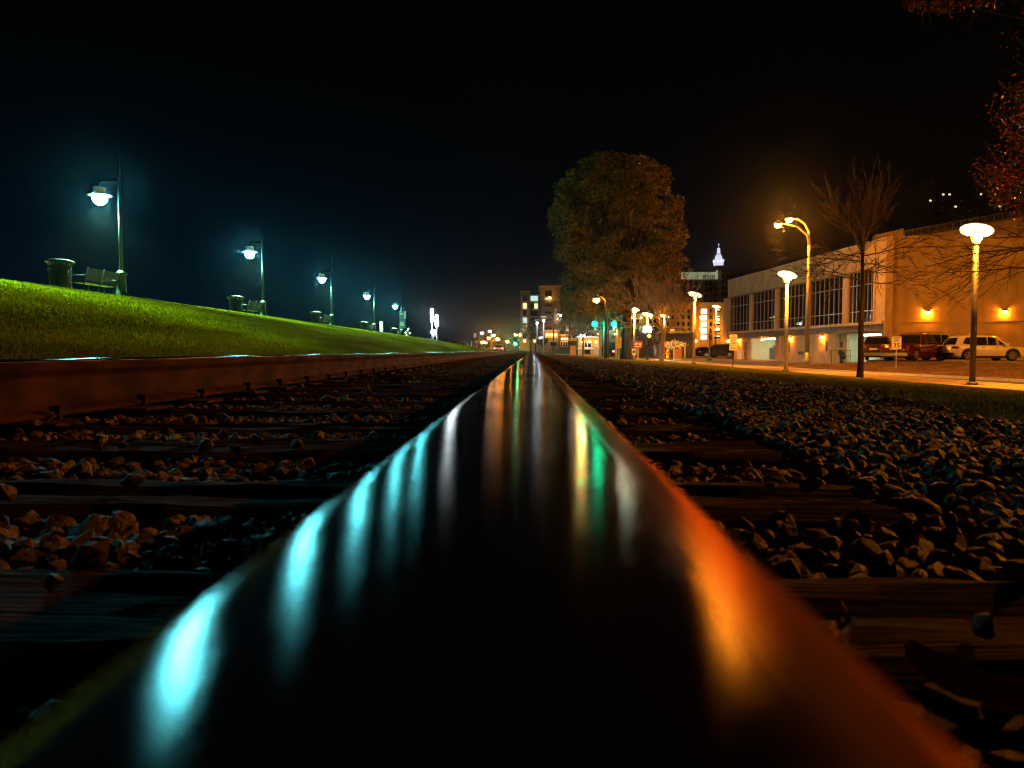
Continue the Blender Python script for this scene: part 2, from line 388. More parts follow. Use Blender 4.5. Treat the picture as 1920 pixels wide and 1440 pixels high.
# foreground of the right wall: driveway
struct('driveway', MB().add([(14, 47.6, -.886), (60, 47.6, -.886), (60, 50, -.886), (14, 50, -.886)], [(0, 1, 2, 3)]).mesh('driveway', M['concrete']))
struct('far_pavement', MB().box(14.5, 40, 96, 99, -1, -.74).mesh('far_pavement', M['concrete']))
struct('cross_road_marking', MB().add([(5, 84, -.892), (14, 84, -.892), (14, 84.5, -.892), (5, 84.5, -.892)], [(0, 1, 2, 3)]).mesh('cross_road_marking', M['white']))

# ------------------------------------------------------------------ track
RX = -0.004; LX = RX - 1.508
RAILTOP = 0.186
track = thing('railway_track', 'straight railway track of two steel rails on wooden sleepers in ballast', 'railway track', (RX - .754, 0, 0))
def rail_profile():
    pts = []  # right half from top centre down, crown R=.16 then shoulder
    Rc = .165
    for i in range(0, 13):
        x = .0325 * i / 12; pts.append((x, -x * x / (2 * Rc)))
    z0 = pts[-1][1]; sl = .0325 / Rc; a0 = math.atan(sl)
    r = .006
    cx = .0325 - r * math.sin(a0); cz = z0 - r * math.cos(a0)
    for i in range(1, 9):
        a = a0 + (math.pi / 2 - a0) * i / 8; pts.append((cx + r * math.sin(a), cz + r * math.cos(a)))
    xh = pts[-1][0]
    pts += [(xh + .001, -.034), (xh - .003, -.041), (.012, -.052), (.0085, -.065), (.0085, -.125), (.014, -.143), (.045, -.158), (.075, -.166), (.075, -.176), (0.0, -.176)]
    return pts
prof = rail_profile(); NH = 22
full = prof[:-1] + [(-x, z) for x, z in reversed(prof[1:-1])]
ys = lin(-1.5, 4, 24) + lin(4.5, 60, 30) + lin(62, 420, 30)
n = len(full)
me = bpy.data.meshes.new('rail')
vs = [(x, y, z) for y in ys for x, z in full]
fs = [(j * n + i, (j + 1) * n + i, (j + 1) * n + (i + 1) % n, j * n + (i + 1) % n) for j in range(len(ys) - 1) for i in range(n)]
me.from_pydata(vs, [], fs); me.materials.append(M['rail']); me.materials.append(M['rust'])
for p in me.polygons:
    i = p.index % n
    p.use_smooth = True
    zs = [vs[v][2] for v in p.vertices]
    p.material_index = 1 if min(zs) < -.0125 else 0
me.update()
bmx = bmesh.new(); bmx.from_mesh(me); bmesh.ops.recalc_face_normals(bmx, faces=bmx.faces); bmx.to_mesh(me); bmx.free()
r1 = link('rail', me, track, (.754, 0, RAILTOP)); r1['label'] = 'polished steel rail running away from the bottom of the picture'
r2 = link('rail', me, track, (-.754, 0, RAILTOP)); r2.scale = (-1, 1, 1); r2['label'] = 'rusty sided rail with a bright top edge below the grass bank'

# sleepers
def sleeper_mesh(seed, nx, ny):
    rs = random.Random(seed); L, Wd, H = 2.54, .225, .17
    hs = [rs.uniform(-.005, .004) for _ in range(ny + 1)]; ph = [rs.uniform(0, 6) for _ in range(6)]
    mb = MB(); vs = []
    for i in range(nx + 1):
        x = -L / 2 + L * i / nx
        for j in range(ny + 1):
            v = -1 + 2 * j / ny
            z = hs[j] + .003 * math.sin(x * 5 + ph[0] + v) + .0025 * math.sin(x * 17 + ph[1] + 2.2 * j) + rs.uniform(-.0012, .0012)
            if j in (0, ny): z -= .010 + .007 * abs(math.sin(x * 3.1 + ph[2]))
            if j == ny // 2 + 1 and abs(math.sin(x * 1.3 + ph[3])) > .4: z -= .016
            yy = v * Wd / 2 + (.004 * math.sin(x * 4 + ph[4]) if j in (0, ny) else .004 * math.sin(x * 7 + ph[5] + j))
            xx = x + (rs.uniform(-.015, .015) if i in (0, nx) else 0)
            vs.append((xx, yy, z))
    w = ny + 1
    fs = [(i * w + j, (i + 1) * w + j, (i + 1) * w + j + 1, i * w + j + 1) for i in range(nx) for j in range(ny)]
    o = len(vs)
    for i in range(nx + 1):
        x, yv, _ = vs[i * w]; vs.append((x, yv - .004, -H)); x, yv, _ = vs[i * w + ny]; vs.append((x, yv + .004, -H))
    for i in range(nx):
        fs.append((i * w, o + 2 * i, o + 2 * i + 2, (i + 1) * w)); fs.append((i * w + ny, (i + 1) * w + ny, o + 2 * i + 3, o + 2 * i + 1))
    fs.append(tuple([j for j in range(w)] + [o + 1, o])); fs.append(tuple([nx * w + j for j in reversed(range(w))] + [o + 2 * nx, o + 2 * nx + 1]))
    mb.add(vs, fs); return mb.mesh('sleeper', M['wood'])
near = [sleeper_mesh(i, 70, 9) for i in range(6)]; far = [sleeper_mesh(20 + i, 10, 3) for i in range(3)]
plate = MB().box(-.18, .18, -.095, .095, -.004, .012).mesh('tie_plate', M['rust'])
spk = MB(); spk.box(-.008, .008, -.008, .008, .0, .035); spk.box(-.012, .020, -.014, .014, .030, .045); spikeme = spk.mesh('rail_spike', M['rust'])
TIES = [.12 + .497 * i + random.uniform(-.02, .02) for i in range(-2, 100)]
for i, ty in enumerate(TIES):
    me_ = near[i % 6] if ty < 7 else far[i % 3]
    s = link('sleeper', me_, track, (random.uniform(-.02, .02), ty, -0.004 + random.uniform(-.006, .004)), (0, 0, random.uniform(-.006, .006)))
    if -.2 < ty < 14:
        for sx in (-.754, .754):
            p_ = link('tie_plate', plate, s, (sx - s.location.x, 0, .0))
            if ty < 8:
                for q, (dx, dy) in enumerate(((-.095, -.05), (.095, .05))):
                    k_ = link('rail_spike', spikeme, s, (sx + dx - s.location.x, dy, .008), (0, 0, 0 if dx < 0 else math.pi))

# ------------------------------------------------------------------ ballast stones
def stone_arch(seed, npt):
    rs = np.random.RandomState(seed); pts = rs.normal(size=(npt, 3)); pts /= np.linalg.norm(pts, axis=1)[:, None]
    pts *= rs.uniform(.80, 1.04, size=(npt, 1)); pts *= np.array([1.0, rs.uniform(.66, .92), rs.uniform(.56, .82)])
    bm = bmesh.new()
    for p in pts: bm.verts.new(p)
    bmesh.ops.convex_hull(bm, input=bm.verts[:])
    loose = [v for v in bm.verts if not v.link_faces]; bmesh.ops.delete(bm, geom=loose, context='VERTS')
    bmesh.ops.triangulate(bm, faces=bm.faces[:]); bm.verts.index_update()
    V = np.array([v.co[:] for v in bm.verts]); Fc = np.array([[v.index for v in f.verts] for f in bm.faces]); bm.free(); return V, Fc
ARCH_N = [stone_arch(i, 26) for i in range(14)]; ARCH_F = [stone_arch(50 + i, 10) for i in range(10)]
def rotm(n, rs):
    q = rs.normal(size=(n, 4)); q /= np.linalg.norm(q, axis=1)[:, None]; w, x, y, z = q.T
    return np.stack([np.stack([1 - 2 * (y * y + z * z), 2 * (x * y - z * w), 2 * (x * z + y * w)], 1), np.stack([2 * (x * y + z * w), 1 - 2 * (x * x + z * z), 2 * (y * z - x * w)], 1),
                     np.stack([2 * (x * z - y * w), 2 * (y * z + x * w), 1 - 2 * (x * x + y * y)], 1)], 1)
TY = np.array(TIES)
def stone_field(y0, y1, dens, smin, smax, rs, lift=0):
    x0, x1 = -2.9, 2.75; n = int((x1 - x0) * (y1 - y0) * dens)
    X = rs.uniform(x0, x1, n); Y = rs.uniform(y0, y1, n); s = rs.uniform(smin, smax, n) ** 1.0
    vis = np.abs((X + .0) / np.maximum(Y, .05)) < .95 + .4 / np.maximum(Y, .3)
    edge = X < 2.0 + .35 * np.sin(Y * 1.3) * 1 + rs.uniform(-.5, .55, n)
    dt = np.abs(Y[:, None] - TY[None, :]).min(1); ontie = (dt < .108 + s * .25) & (X > -2.07) & (X < .545)
    inrail = (np.abs(X - RX) < .085 + s * .3) | (np.abs(X - LX) < .085 + s * .3)
    top = np.where((X > -2.07) & (X < .52), -.012 - .022 * rs.rand(n), -.01 - .02 * rs.rand(n))
    sh = np.clip((X - .55) / 1.9, 0, 1); top = np.where(X > .52, .012 - .115 * sh + .022 * np.sin(X * 5 + Y * 2.3) - .02 * rs.rand(n), top)
    sh2 = np.clip((-X - 2.1) / .8, 0, 1); top = top - .07 * sh2 * (X < -2.1)
    Z = top - s * .35 + lift
    # few strays rest on sleepers
    stray = ontie & (rs.rand(n) < .025) & (s < .022); Z = np.where(stray, .004 + s * .35, Z)
    keep = vis & edge & (~inrail) & ((~ontie) | stray)
    return X[keep], Y[keep], Z[keep], s[keep]
rs = np.random.RandomState(3)
fields = [(.12, 3.2, 2000, .009, .026, ARCH_N), (3.2, 9, 1250, .011, .023, ARCH_F), (9, 22, 470, .016, .028, ARCH_F), (22, 48, 160, .024, .038, ARCH_F)]
allX = []; 
gV = []; gF = []; off = 0; cand = []
for fi, (a, b, d, s0, s1, AR) in enumerate(fields):
    X, Y, Z, s = stone_field(a, b, d, s0, s1, rs); n = len(X); Rm = rotm(n, rs); ar = rs.randint(0, len(AR), n)
    single = np.zeros(n, bool)
    if fi == 0:
        score = s / Y * ((np.abs(X / Y - .03) < .68)) * (Z > -.09); idx = np.argsort(-score)[:300]; single[idx] = True
        cand = [(X[i], Y[i], Z[i], s[i], ar[i], Rm[i]) for i in idx]
    for k in range(len(AR)):
        sel = np.where((ar == k) & ~single)[0]
        if not len(sel): continue
        V, Fc = AR[k]
        tilt = np.einsum('nij,vj->nvi', Rm[sel], V) * s[sel][:, None, None] * np.array([1.15, 1.15, .95]) + np.stack([X[sel], Y[sel], Z[sel]], 1)[:, None, :]
        gV.append(tilt.reshape(-1, 3)); gF.append((Fc[None] + (np.arange(len(sel)) * len(V))[:, None, None]).reshape(-1, 3) + off); off += len(sel) * len(V)
gr = link('gravel', quickmesh('gravel', np.concatenate(gV), np.concatenate(gF), M['stone']), ballast); gr['kind'] = 'stuff'
smes = [quickmesh('stone', V, Fc, M['stone']) for V, Fc in ARCH_N]
for x, y, z, s, a, rm in cand:
    o = link('stone', smes[a], ballast); m4 = Matrix([list(r) + [0] for r in rm] + [[0, 0, 0, 1]])
    o.matrix_local = Matrix.Translation((x, y, z)) @ m4 @ Matrix.Diagonal((s * 1.15, s * 1.15, s, 1))

# dry leaves and twigs in the ballast
def leaf_mb(L, Wd, curl, seed):
    rs_ = random.Random(seed); mb = MB(); vs = []; n = 9
    for i in range(n):
        t = i / (n - 1); w = Wd * math.sin(math.pi * min(1, t * .93 + .04)) ** .8 * (1 + .25 * math.sin(i * 2.1 + seed))
        cx = L * (t - .5); cz = curl * math.sin(math.pi * t * 1.2 + seed) * .5
        for v in (-1, -.4, .4, 1): vs.append((cx, v * w / 2, cz + abs(v) ** 1.5 * curl * .8 + rs_.uniform(-.001, .001)))
    mb.add(vs, [(i * 4 + j, (i + 1) * 4 + j, (i + 1) * 4 + j + 1, i * 4 + j + 1) for i in range(n - 1) for j in range(3)], True)
    o = len(mb.v); mb.add([(x, y, z + .0006) for x, y, z in vs], [(i * 4 + j + 1, (i + 1) * 4 + j + 1, (i + 1) * 4 + j, i * 4 + j) for i in range(n - 1) for j in range(3)], True)
    return mb
lf = thing('dry_leaf', 'large curled brown leaf lying beside the polished rail near the bottom right corner', 'leaf', G(1850, 1300, .03), R(-55), 'dry leaves in the ballast')
part('leaf_blade', leaf_mb(.085, .034, .016, 3), M['leafdry'], lf); part('leaf_stalk', MB().tube([(-.027, 0, .0), (-.036, .003, .006), (-.045, .002, .012)], .0007, 5), M['leafdry'], lf)
lsp = [(1590, 1190, 'thin dry leaf standing up by the polished rail at lower right'), (215, 800, 'orange brown dry leaf on the stones below the rusty rail'), (95, 790, 'dry leaf tilted against the base of the rusty rail at far left'), (135, 890, 'dry leaf flat among the stones above the wide sleeper at left'),
       (1700, 1020, 'brown dry leaf on the stones right of the second nearest sleeper'), (1860, 940, 'small dry leaf on the ballast shoulder near the right edge'), (440, 850, 'tiny orange leaf between sleepers left of the polished rail'), (1440, 760, 'dry leaf lying on the ballast below the grass verge')]
for i, (px, py, lb) in enumerate(lsp):
    zz = .005 if i != 5 else -.06
    l = thing('dry_leaf', lb, 'leaf', G(px, py, zz), random.uniform(0, 6), 'dry leaves in the ballast'); l.rotation_euler = (random.uniform(-.6, .6), random.uniform(-.6, .6), random.uniform(0, 6))
    part('leaf_blade', leaf_mb(random.uniform(.03, .05), .02, .009, 5 + i), M['leafdry'], l); part('leaf_stalk', MB().tube([(-.02, 0, .0), (-.028, .003, .004), (-.036, .002, .008)], .0008, 5), M['leafdry'], l)
tw = MB(); rs_ = random.Random(5)
for i in range(60):
    x = rs_.uniform(-1.4, 2.2); y = rs_.uniform(.5, 5); a = rs_.uniform(0, 6.3); L = rs_.uniform(.04, .12)
    if abs(x - RX) < .1: continue
    z = -.012 if x < .5 else .015 - .05 * max(0, x - .6)
    tw.tube([(x, y, z), (x + L * .5 * math.cos(a), y + L * .5 * math.sin(a), z + rs_.uniform(.0, .02)), (x + L * math.cos(a + .2), y + L * math.sin(a + .2), z + rs_.uniform(-.005, .02))], [.0018, .0015, .0008], 5)
part('twigs', tw, M['bark2'], ballast, kind='stuff')
# specks of grit on the rail head
gt = MB()
for (px, py) in ((445, 1018), (467, 1008), (803, 868), (1190, 852), (1240, 871), (1000, 788), (1008, 797), (1012, 786), (940, 784), (960, 787), (1018, 800), (1324, 900), (1130, 1190), (1460, 946)):
    p_ = G(px, py, RAILTOP + .0004); 
    xr = p_.x - RX; zz = RAILTOP - xr * xr / .33
    for _ in range(3): p_ = G(px, py, zz + .0004); xr = p_.x - RX; zz = RAILTOP - min(abs(xr), .036) ** 2 / .33
    if abs(xr) > .036: continue
    a = random.uniform(.3, 1.2); L = .0011 * (.6 + p_.y * 2.0) * .9
    gt.tube([p_, (p_.x + L * math.sin(a), p_.y + 2.2 * L, p_.z + .0003)], L * .28, 5)
part('grit', gt, M['plate'], track, kind='stuff')

# ------------------------------------------------------------------ grass
def blades(name, n, sampler, h0, h1, w, m, parent, rs):
    X, Y, Z = sampler(n, rs); n = len(X); a = rs.uniform(0, 6.283, n); h = rs.uniform(h0, h1, n); ww = w * rs.uniform(.6, 1.3, n)
    lx = rs.normal(0, .45, n) * h; ly = rs.normal(0, .45, n) * h
    V = np.zeros((n, 3, 3)); V[:, 0] = np.stack([X - np.cos(a) * ww, Y - np.sin(a) * ww, Z - .01], 1); V[:, 1] = np.stack([X + np.cos(a) * ww, Y + np.sin(a) * ww, Z - .01], 1)
    V[:, 2] = np.stack([X + lx, Y + ly, Z + h], 1)
    o = link(name, quickmesh(name, V.reshape(-1, 3), np.arange(n * 3).reshape(-1, 3), m), parent); o['kind'] = 'stuff'; return o
gzv = np.vectorize(gz)
def samp_hill(n, rs):
    Y = 3.4 + 105 * rs.rand(n) ** 1.8; X = rs.uniform(-14.6, -2.9, n); k = (np.abs(X / Y) < .78); X, Y = X[k], Y[k]; return X, Y, gzv(X, Y)
def samp_verge(n, rs):
    Y = 3 + 65 * rs.rand(n) ** 2.0; X = 2.0 + 10.2 * rs.rand(n) ; X = np.where(rs.rand(n) < .12, rs.uniform(1.7, 2.6, n), X); k = (X / Y < .75); X, Y = X[k], Y[k]; return X, Y, gzv(X, Y)
rs = np.random.RandomState(11)
blades('grass', 560000, samp_hill, .012, .036, .008, M['blade'], hill, rs)
blades('grass', 260000, samp_verge, .012, .04, .007, M['dryblade'], grass_strip, rs)
def samp_mound(n, rs):
    Y = rs.uniform(18, 47, n); q = rs.uniform(.1, 9, n); X = 17.3 - .115 * (Y - 26.5) + q; k = X / Y < .8; X, Y = X[k], Y[k]; return X, Y, np.vectorize(mz)(X, Y)
M['moundblade'] = mat('dry_mound_blade', (.14, .09, .05), .7, noise=(1.2, (.27, .17, .08), .35, .7, 6))
blades('grass', 60000, samp_mound, .03, .07, .018, M['moundblade'], bpy.data.objects['lawn_mound'], rs)

# ------------------------------------------------------------------ left promenade lamps, benches, bins
def downlight(t, loc, watts, col, half=75, rot=(0, 0, 0), radius=.15):
    l = bpy.data.lights.new('downlight', 'SPOT'); l.energy = watts; l.color = col; l.spot_size = R(half * 2); l.spot_blend = .35; l.shadow_soft_size = radius
    o = link('downlight', l, t, loc, rot); return o
def pend_lamp(loc, label):
    t = thing('promenade_lamp', label, 'street lamp', loc, 0, 'promenade lamps on the grass bank')
    part('base', MB().lathe([(.30, -.25), (.30, .04), (.27, .06), (.24, .10), (.17, .16), (.15, .30), (.14, .75), (.17, .80), (.19, .84), (.15, .88), (.09, .95)], 14), M['greenpaint'], t)
    part('pole', MB().tube([(0, 0, .9), (0, 0, 2.5), (0, 0, 4.3)], [.062, .052, .044], 10), M['greenpaint'], t)
    part('finial', MB().lathe([(.044, 4.3), (.07, 4.33), (.03, 4.38), (.022, 4.6), (.004, 4.85)], 8), M['greenpaint'], t)
    part('arm', MB().bar((0, 0, 3.99), (-.70, 0, 3.99), .035).bar((-.68, 0, 3.99), (-.68, 0, 3.78), .03).tube([(0, 0, 4.06), (-.35, 0, 4.05)], .012, 6), M['greenpaint'], t)
    h = part('lamp_shade', MB().lathe([(.06, 3.80), (.19, 3.78), (.20, 3.68), (.18, 3.67), (.20, 3.65), (.20, 3.60), (.30, 3.55), (.39, 3.50), (.40, 3.485), (.24, 3.49)], 18, (-.68, 0, 0)), M['white'], t)
    part('lamp_globe', MB().lathe([(.20, 3.48), (.235, 3.42), (.22, 3.32), (.15, 3.22), (.05, 3.17)], 10, (-.68, 0, 0)), M['e_teal'], t)
    downlight(t, (-.68, 0, 3.14), W_TEAL, (.45, 1.0, .50), 73)
    return t
HL = [(-14.05, 25.1, 'nearest and largest promenade lamp on the grass bank, beside a bench and bin'), (-14.2, 38.9, 'second promenade lamp on the grass bank, its bulb hanging left of the pole'), (-14.3, 52.7, 'third promenade lamp along the grass bank, just past the second bench'),
      (-14.5, 68.0, 'fourth promenade lamp, standing beside a small pale bollard board'), (-14.2, 80.5, 'fifth and smallest promenade lamp with blue signs on its pole')]
l0 = None
for x, y, lb in HL:
    loc = (x, y, crest(y) + .02)
    if l0 is None: l0 = pend_lamp(loc, lb)
    else: copytree(l0, None, loc, 0, lb)
# unseen lamp assumed beyond the frame, added to light the bank; burns weaker
assumed_lamp = copytree(l0, None, (-14.0, 11.6, 2.0), 0, 'assumed promenade lamp added nearest the camera, beyond the left edge')
for c_ in assumed_lamp.children:
    if c_.name.startswith('lamp_globe'): c_.data = c_.data.copy(); c_.data.materials[0] = lamp_mat('lit_globe_weak', TEAL, 200)
def bench(loc, rz, label):
    t = thing('park_bench', label, 'bench', loc, rz, 'slatted benches along the promenade')
    b = MB(); s = MB()
    for i in range(11):
        z = .50 + .036 * i; yb = .22 + .012 * i; b.box(-.9, .9, yb, yb + .012, z, z + .024)
    for i in range(9):
        yv = -.25 + .052 * i; s.box(-.9, .9, yv, yv + .038, .43 - .015 * math.sin(i / 8 * 3.14), .445 - .015 * math.sin(i / 8 * 3.14))
    part('backrest', b, M['greenpaint'], t); part('seat', s, M['greenpaint'], t)
    for sx in (-.88, 0, .88):
        part('leg', MB().tube([(sx, -.28, 0), (sx, -.20, .22), (sx, -.24, .43), (sx, .2, .42), (sx, .34, .92)], .018, 6).tube([(sx, .30, 0), (sx, .12, .22), (sx, .18, .42)], .018, 6), M['greenpaint'], t)
    for sx in (-.88, .88): part('armrest', MB().tube([(sx, -.26, .42), (sx, -.28, .62), (sx, -.1, .66), (sx, .26, .64)], .015, 6), M['greenpaint'], t)
    return t
def bin_(loc, label):
    t = thing('litter_bin', label, 'litter bin', loc, 0, 'litter bins along the promenade')
    part('liner', MB().lathe([(.25, .05), (.27, .9)], 16), M['black'], t)
    s = MB()
    for k in range(24):
        a = 2 * math.pi * k / 24; ca, sa = math.cos(a), math.sin(a)
        s.bar((.28 * ca, .28 * sa, .03), (.30 * ca, .30 * sa, .86), .05, .012); s.bar((.30 * ca, .30 * sa, .86), (.37 * ca, .37 * sa, .97), .05, .012)
    part('slats', s, M['greenpaint'], t, kind='stuff')
    for z, r in ((.10, .29), (.75, .31), (.97, .385)): part('hoop', MB().lathe([(r - .005, z - .02), (r + .008, z - .02), (r + .008, z + .02), (r - .005, z + .02)], 24), M['greenpaint'], t)
    part('lid', MB().lathe([(.36, .985), (.38, 1.0), (.30, 1.03), (.16, 1.05), (.14, 1.03)], 20), M['greenpaint'], t)
    return t
BB = [(0, 'beside the nearest promenade lamp'), (1, 'beside the second promenade lamp'), (2, 'beside the third promenade lamp'), (3, 'beside the fourth promenade lamp'), (4, 'beside the farthest promenade lamp')]
bn = bi = None
for i, w in BB:
    x, y, _ = HL[i]; zc = crest(y) + .02
    lb1 = 'dark green slatted park bench ' + w; lb2 = 'dark green flared litter bin at the bench ' + w
    p1 = (x - .30, y - 1.05, zc - .06); p2 = (x - .36, y - 2.75, zc - .06)
    if bn is None: bn = bench(p1, R(-90), lb1); bi = bin_(p2, lb2)
    else: copytree(bn, None, p1, R(-90), lb1); copytree(bi, None, p2, 0, lb2)
# signs and board near the far lamps
t = thing('hanging_sign', 'two blue and white signs one above the other on the farthest promenade lamp pole', 'sign', (-14.08, 80.3, crest(80) + 2.0))
part('upper_board', MB().box(-.32, .32, -.1, -.06, .0, .85), M['signblue'], t); part('lower_board', MB().box(-.32, .36, -.1, -.06, -.95, -.08), M['signblue'], t)
part('panel', MB().box(.22, .42, -.12, -.101, .05, .9), M['signwhite'], t); part('panel', MB().box(-.2, .2, -.12, -.101, -.7, -.25), M['signwhite'], t)
part('panel', MB().box(-.24, .1, -.12, -.101, .5, .72), M['signwhite'], t)
t = thing('marker_board', 'narrow pale upright board beside the fourth promenade lamp', 'board', (-13.9, 68.2, crest(68)))
part('board', MB().box(-.14, .14, -.05, .05, 0, 1.15), M['white'], t); part('base', MB().box(-.2, .2, -.1, .1, -.1, .06), M['kerb'], t)
t = thing('flower_stand', 'small lit stand of pale round blooms under the blue signs', 'planter', (-13.35, 79.5, crest(79.5)))
part('pot', MB().lathe([(.16, 0), (.24, .35)], 10), M['brick'], t)
for q, (a, b, c) in enumerate(((-.2, 0, .5), (.0, .1, .75), (.25, -.05, .45), (.12, 0, .95))): part('bloom', MB().lathe([(.03, c - .12), (.13, c), (.03, c + .12)], 8, (a, b, 0)), M['signwhite'], t)
# twin vertical tube masts with stair railing
for i, (px, top, bot, base, lb) in enumerate(((810, 579, 603, 645, 'left of two tall vertical tube lights at the end of the grass bank'), (819, 591, 612, 648, 'right and lower of two vertical tube lights at the end of the grass bank'))):
    p_ = P(px, base, 100); zt = P(px, top, 100).z - p_.z; zb = P(px, bot, 100).z - p_.z
    t = thing('tube_mast_light', lb, 'mast light', p_, 0, 'vertical tube lights')
    part('pole', MB().tube([(0, 0, -.6), (0, 0, zb)], .07, 8), M['polebright'], t); part('light_tube', MB().lathe([(.15, zb), (.19, zb + .1), (.19, zt - .1), (.12, zt)], 10), M['e_mast'], t)
    part('cap', MB().lathe([(.14, zt), (.22, zt + .02), (.05, zt + .12)], 10), M['darkpaint'], t)
t = thing('globe_lamp', 'round white lamp between the vertical tube lights above the stair railing', 'lamp', P(813, 640, 99))
part('post', MB().tube([(0, 0, -.5), (0, 0, .9)], .05), M['polebright'], t); part('globe', MB().lathe([(.05, .9), (.28, 1.05), (.34, 1.25), (.25, 1.5), (.05, 1.6)], 10), M['e_mast'], t)
t = thing('stair_railing', 'white painted stair railing below the vertical tube lights', 'railing', P(812, 648, 97))
for k in range(7): part('baluster', MB().tube([(-.9 + k * .32, 0, -.4), (-.9 + k * .32, 0, .95 - k * .07)], .035, 6), M['white'], t)
part('handrail', MB().tube([(-.95, 0, .98), (1.05, 0, .55), (1.5, 0, .45), (1.6, 0, .2), (1.3, 0, -.1)], .04, 6), M['white'], t)
part('plinth', MB().box(-1.0, -.4, -.4, .4, -.5, .6), M['kerb'], t)
for i, (px, py, h) in enumerate(((835, 652, .7), (876, 657, 1.0), (884, 658, 1.3))):
    t = thing('white_post', ['short white marker post right of the stair railing', 'white marker post left of a taller twin on the far bank', 'tallest white marker post at the foot of the far bank'][i], 'post', P(px, py, 110), 0, 'white marker posts')
    part('shaft', MB().lathe([(.07, -.4), (.07, h), (.03, h + .05)], 8), M['white'], t); part('cap', MB().lathe([(.1, h + .05), (.1, h + .12)], 8), M['white'], t)

# ------------------------------------------------------------------ saucer lamps along the sidewalk (right)
def saucer(loc, h, tilt, label, pm, R_=.44, g_='saucer lamps along the sidewalk'):
    t = thing('saucer_lamp', label, 'street lamp', loc, 0, g_)
    part('base', MB().box(-.22, .22, -.22, .22, -.25, .04).lathe([(.16, .04), (.14, .10), (.09, .12)], 12), M['darkpaint'], t)
    part('pole', MB().tube([(0, 0, .05), (0, 0, h - .42)], [.085, .075], 12), pm, t)
    part('lamp_head', MB().lathe([(.075, h - .42), (.10, h - .38), (.11, h - .20), (.07, h - .16)], 12), M['polebright'], t)
    mt = Matrix.Rotation(tilt[0], 4, 'X') @ Matrix.Rotation(tilt[1], 4, 'Y')
    part('bracket', MB().tube([(.09, 0, h - .36), (.2, 0, h - .15), (.12, 0, h + .02)], .014, 6).tube([(-.09, 0, h - .36), (-.18, 0, h - .15), (-.1, 0, h + .02)], .014, 6), M['polebright'], t)
    d = part('reflector_disc', MB().lathe([(R_, .012), (R_, .03), (R_ * .8, .075), (R_ * .3, .11), (.02, .12)], 28, (0, 0, h), mt), M['white'], t)
    part('lit_face', MB().lathe([(R_ * .97, .0), (R_ * .75, .02), (R_ * .3, .04), (.01, .045)], 24, (0, 0, h), mt), M['e_saucer'], t)
    downlight(t, (0, -.16, h - .12), W_SAUCER, (1, .31, .02), 82, (0, 0, 0))
    return t
SL = [((12.9, 22.0, -.82), 4.5, 'largest saucer lamp, on a dark pole in front of the white car', 'polesteel'), ((11.83, 34.8, -.80), 4.5, 'saucer lamp standing in front of the middle of the orange building windows', 'polebright'),
      ((10.17, 46.7, -.66), 4.35, 'saucer lamp on a yellow lit pole left of the orange building', 'polebright'), ((8.75, 63.6, -.58), 4.3, 'saucer lamp right behind the trunk of the big leafy tree', 'polebright')]
for loc, h, lb, pm in SL: saucer(loc, h, (R(-13), R(17)), lb, M[pm])  # nearest pole gets a darker colour to look unlit beside its twins
for px, py, Y, lb in ((1214, 590, 80, 'small saucer lamp right of the big tree trunk, blurred by the floodlight'), (1246, 593, 95, 'tiny saucer lamp seen through the orange bare tree'), (1343, 575, 110, 'distant saucer lamp above the parked cars left of the orange building')):
    p_ = P(px, py, Y); saucer((p_.x, Y, -.8), p_.z + .8, (R(-13), R(14)), lb, M['polebright'], .62, 'distant saucer lamps')
# funnel lamps by the track
for px, top, Y, lb in ((1019, 594, 95, 'taller white funnel topped lamp post beside the end of the rail'), (1007, 600, 118, 'shorter white funnel topped lamp post left of its twin by the rail')):
    p_ = P(px, top, Y); b_ = P(px, 659, Y)
    t = thing('funnel_lamp', lb, 'street lamp', (p_.x, Y, b_.z), 0, 'funnel topped lamps'); h = p_.z - b_.z
    part('pole', MB().tube([(0, 0, -.2), (0, 0, h - .7)], .09, 10), M['white'], t)
    for a in (0, 2.09, 4.19): part('strut', MB().tube([(0.05 * math.cos(a), .05 * math.sin(a), h - .72), (.36 * math.cos(a), .36 * math.sin(a), h - .03)], .035, 6), M['white'], t)
    part('top_disc', MB().lathe([(.40, h - .02), (.40, h + .05), (.1, h + .09)], 16), M['white'], t)
    part('lamp', MB().lathe([(.05, h - .62), (.12, h - .5), (.05, h - .42)], 8), M['e_funnel'], t)

# ------------------------------------------------------------------ tall sodium street light
def sodium(loc, H, label, rz=0):
    t = thing('sodium_street_light', label, 'street lamp', loc, rz, 'tall twin arm sodium street lights')
    part('base', MB().lathe([(.24, -.4), (.24, .05), (.17, .12), (.15, .5)], 12), M['polebright'], t)
    part('pole', MB().tube([(0, 0, .4), (0, 0, H - 1.6)], [.15, .10], 12), M['polebright'], t)
    part('arm', MB().tube([(0, 0, H - 1.7), (-.05, 0, H - .9), (-.35, 0, H - .35), (-.8, 0, H - .05), (-1.15, 0, H)], [.10, .085, .065, .055, .05], 9), M['polebright'], t)
    part('arm', MB().tube([(0, 0, H - 1.9), (-.15, -.1, H - 1.2), (-1.0, -.5, H - .65), (-2.1, -.9, H - .5)], [.10, .085, .065, .05], 9), M['polebright'], t)
    for cx, cy, cz in ((-1.45, 0, H - .02), (-2.55, -1.0, H - .55)):
        h = part('lamp_head', MB().lathe([(.30, 0.0), (.30, .05), (.22, .14), (.08, .19)], 12, (cx, cy, cz)), M['polesteel'], t)
        part('lamp_lens', MB().lathe([(.22, .0), (.22, -.10), (.15, -.2), (.03, -.24)], 10, (cx, cy, cz)), M['e_sod'], t)
    return t
pb = G(1513, 674, -.56); Ys = 54.0
p_ = P(1513, 410, Ys); pt = P(1513, 674, Ys)
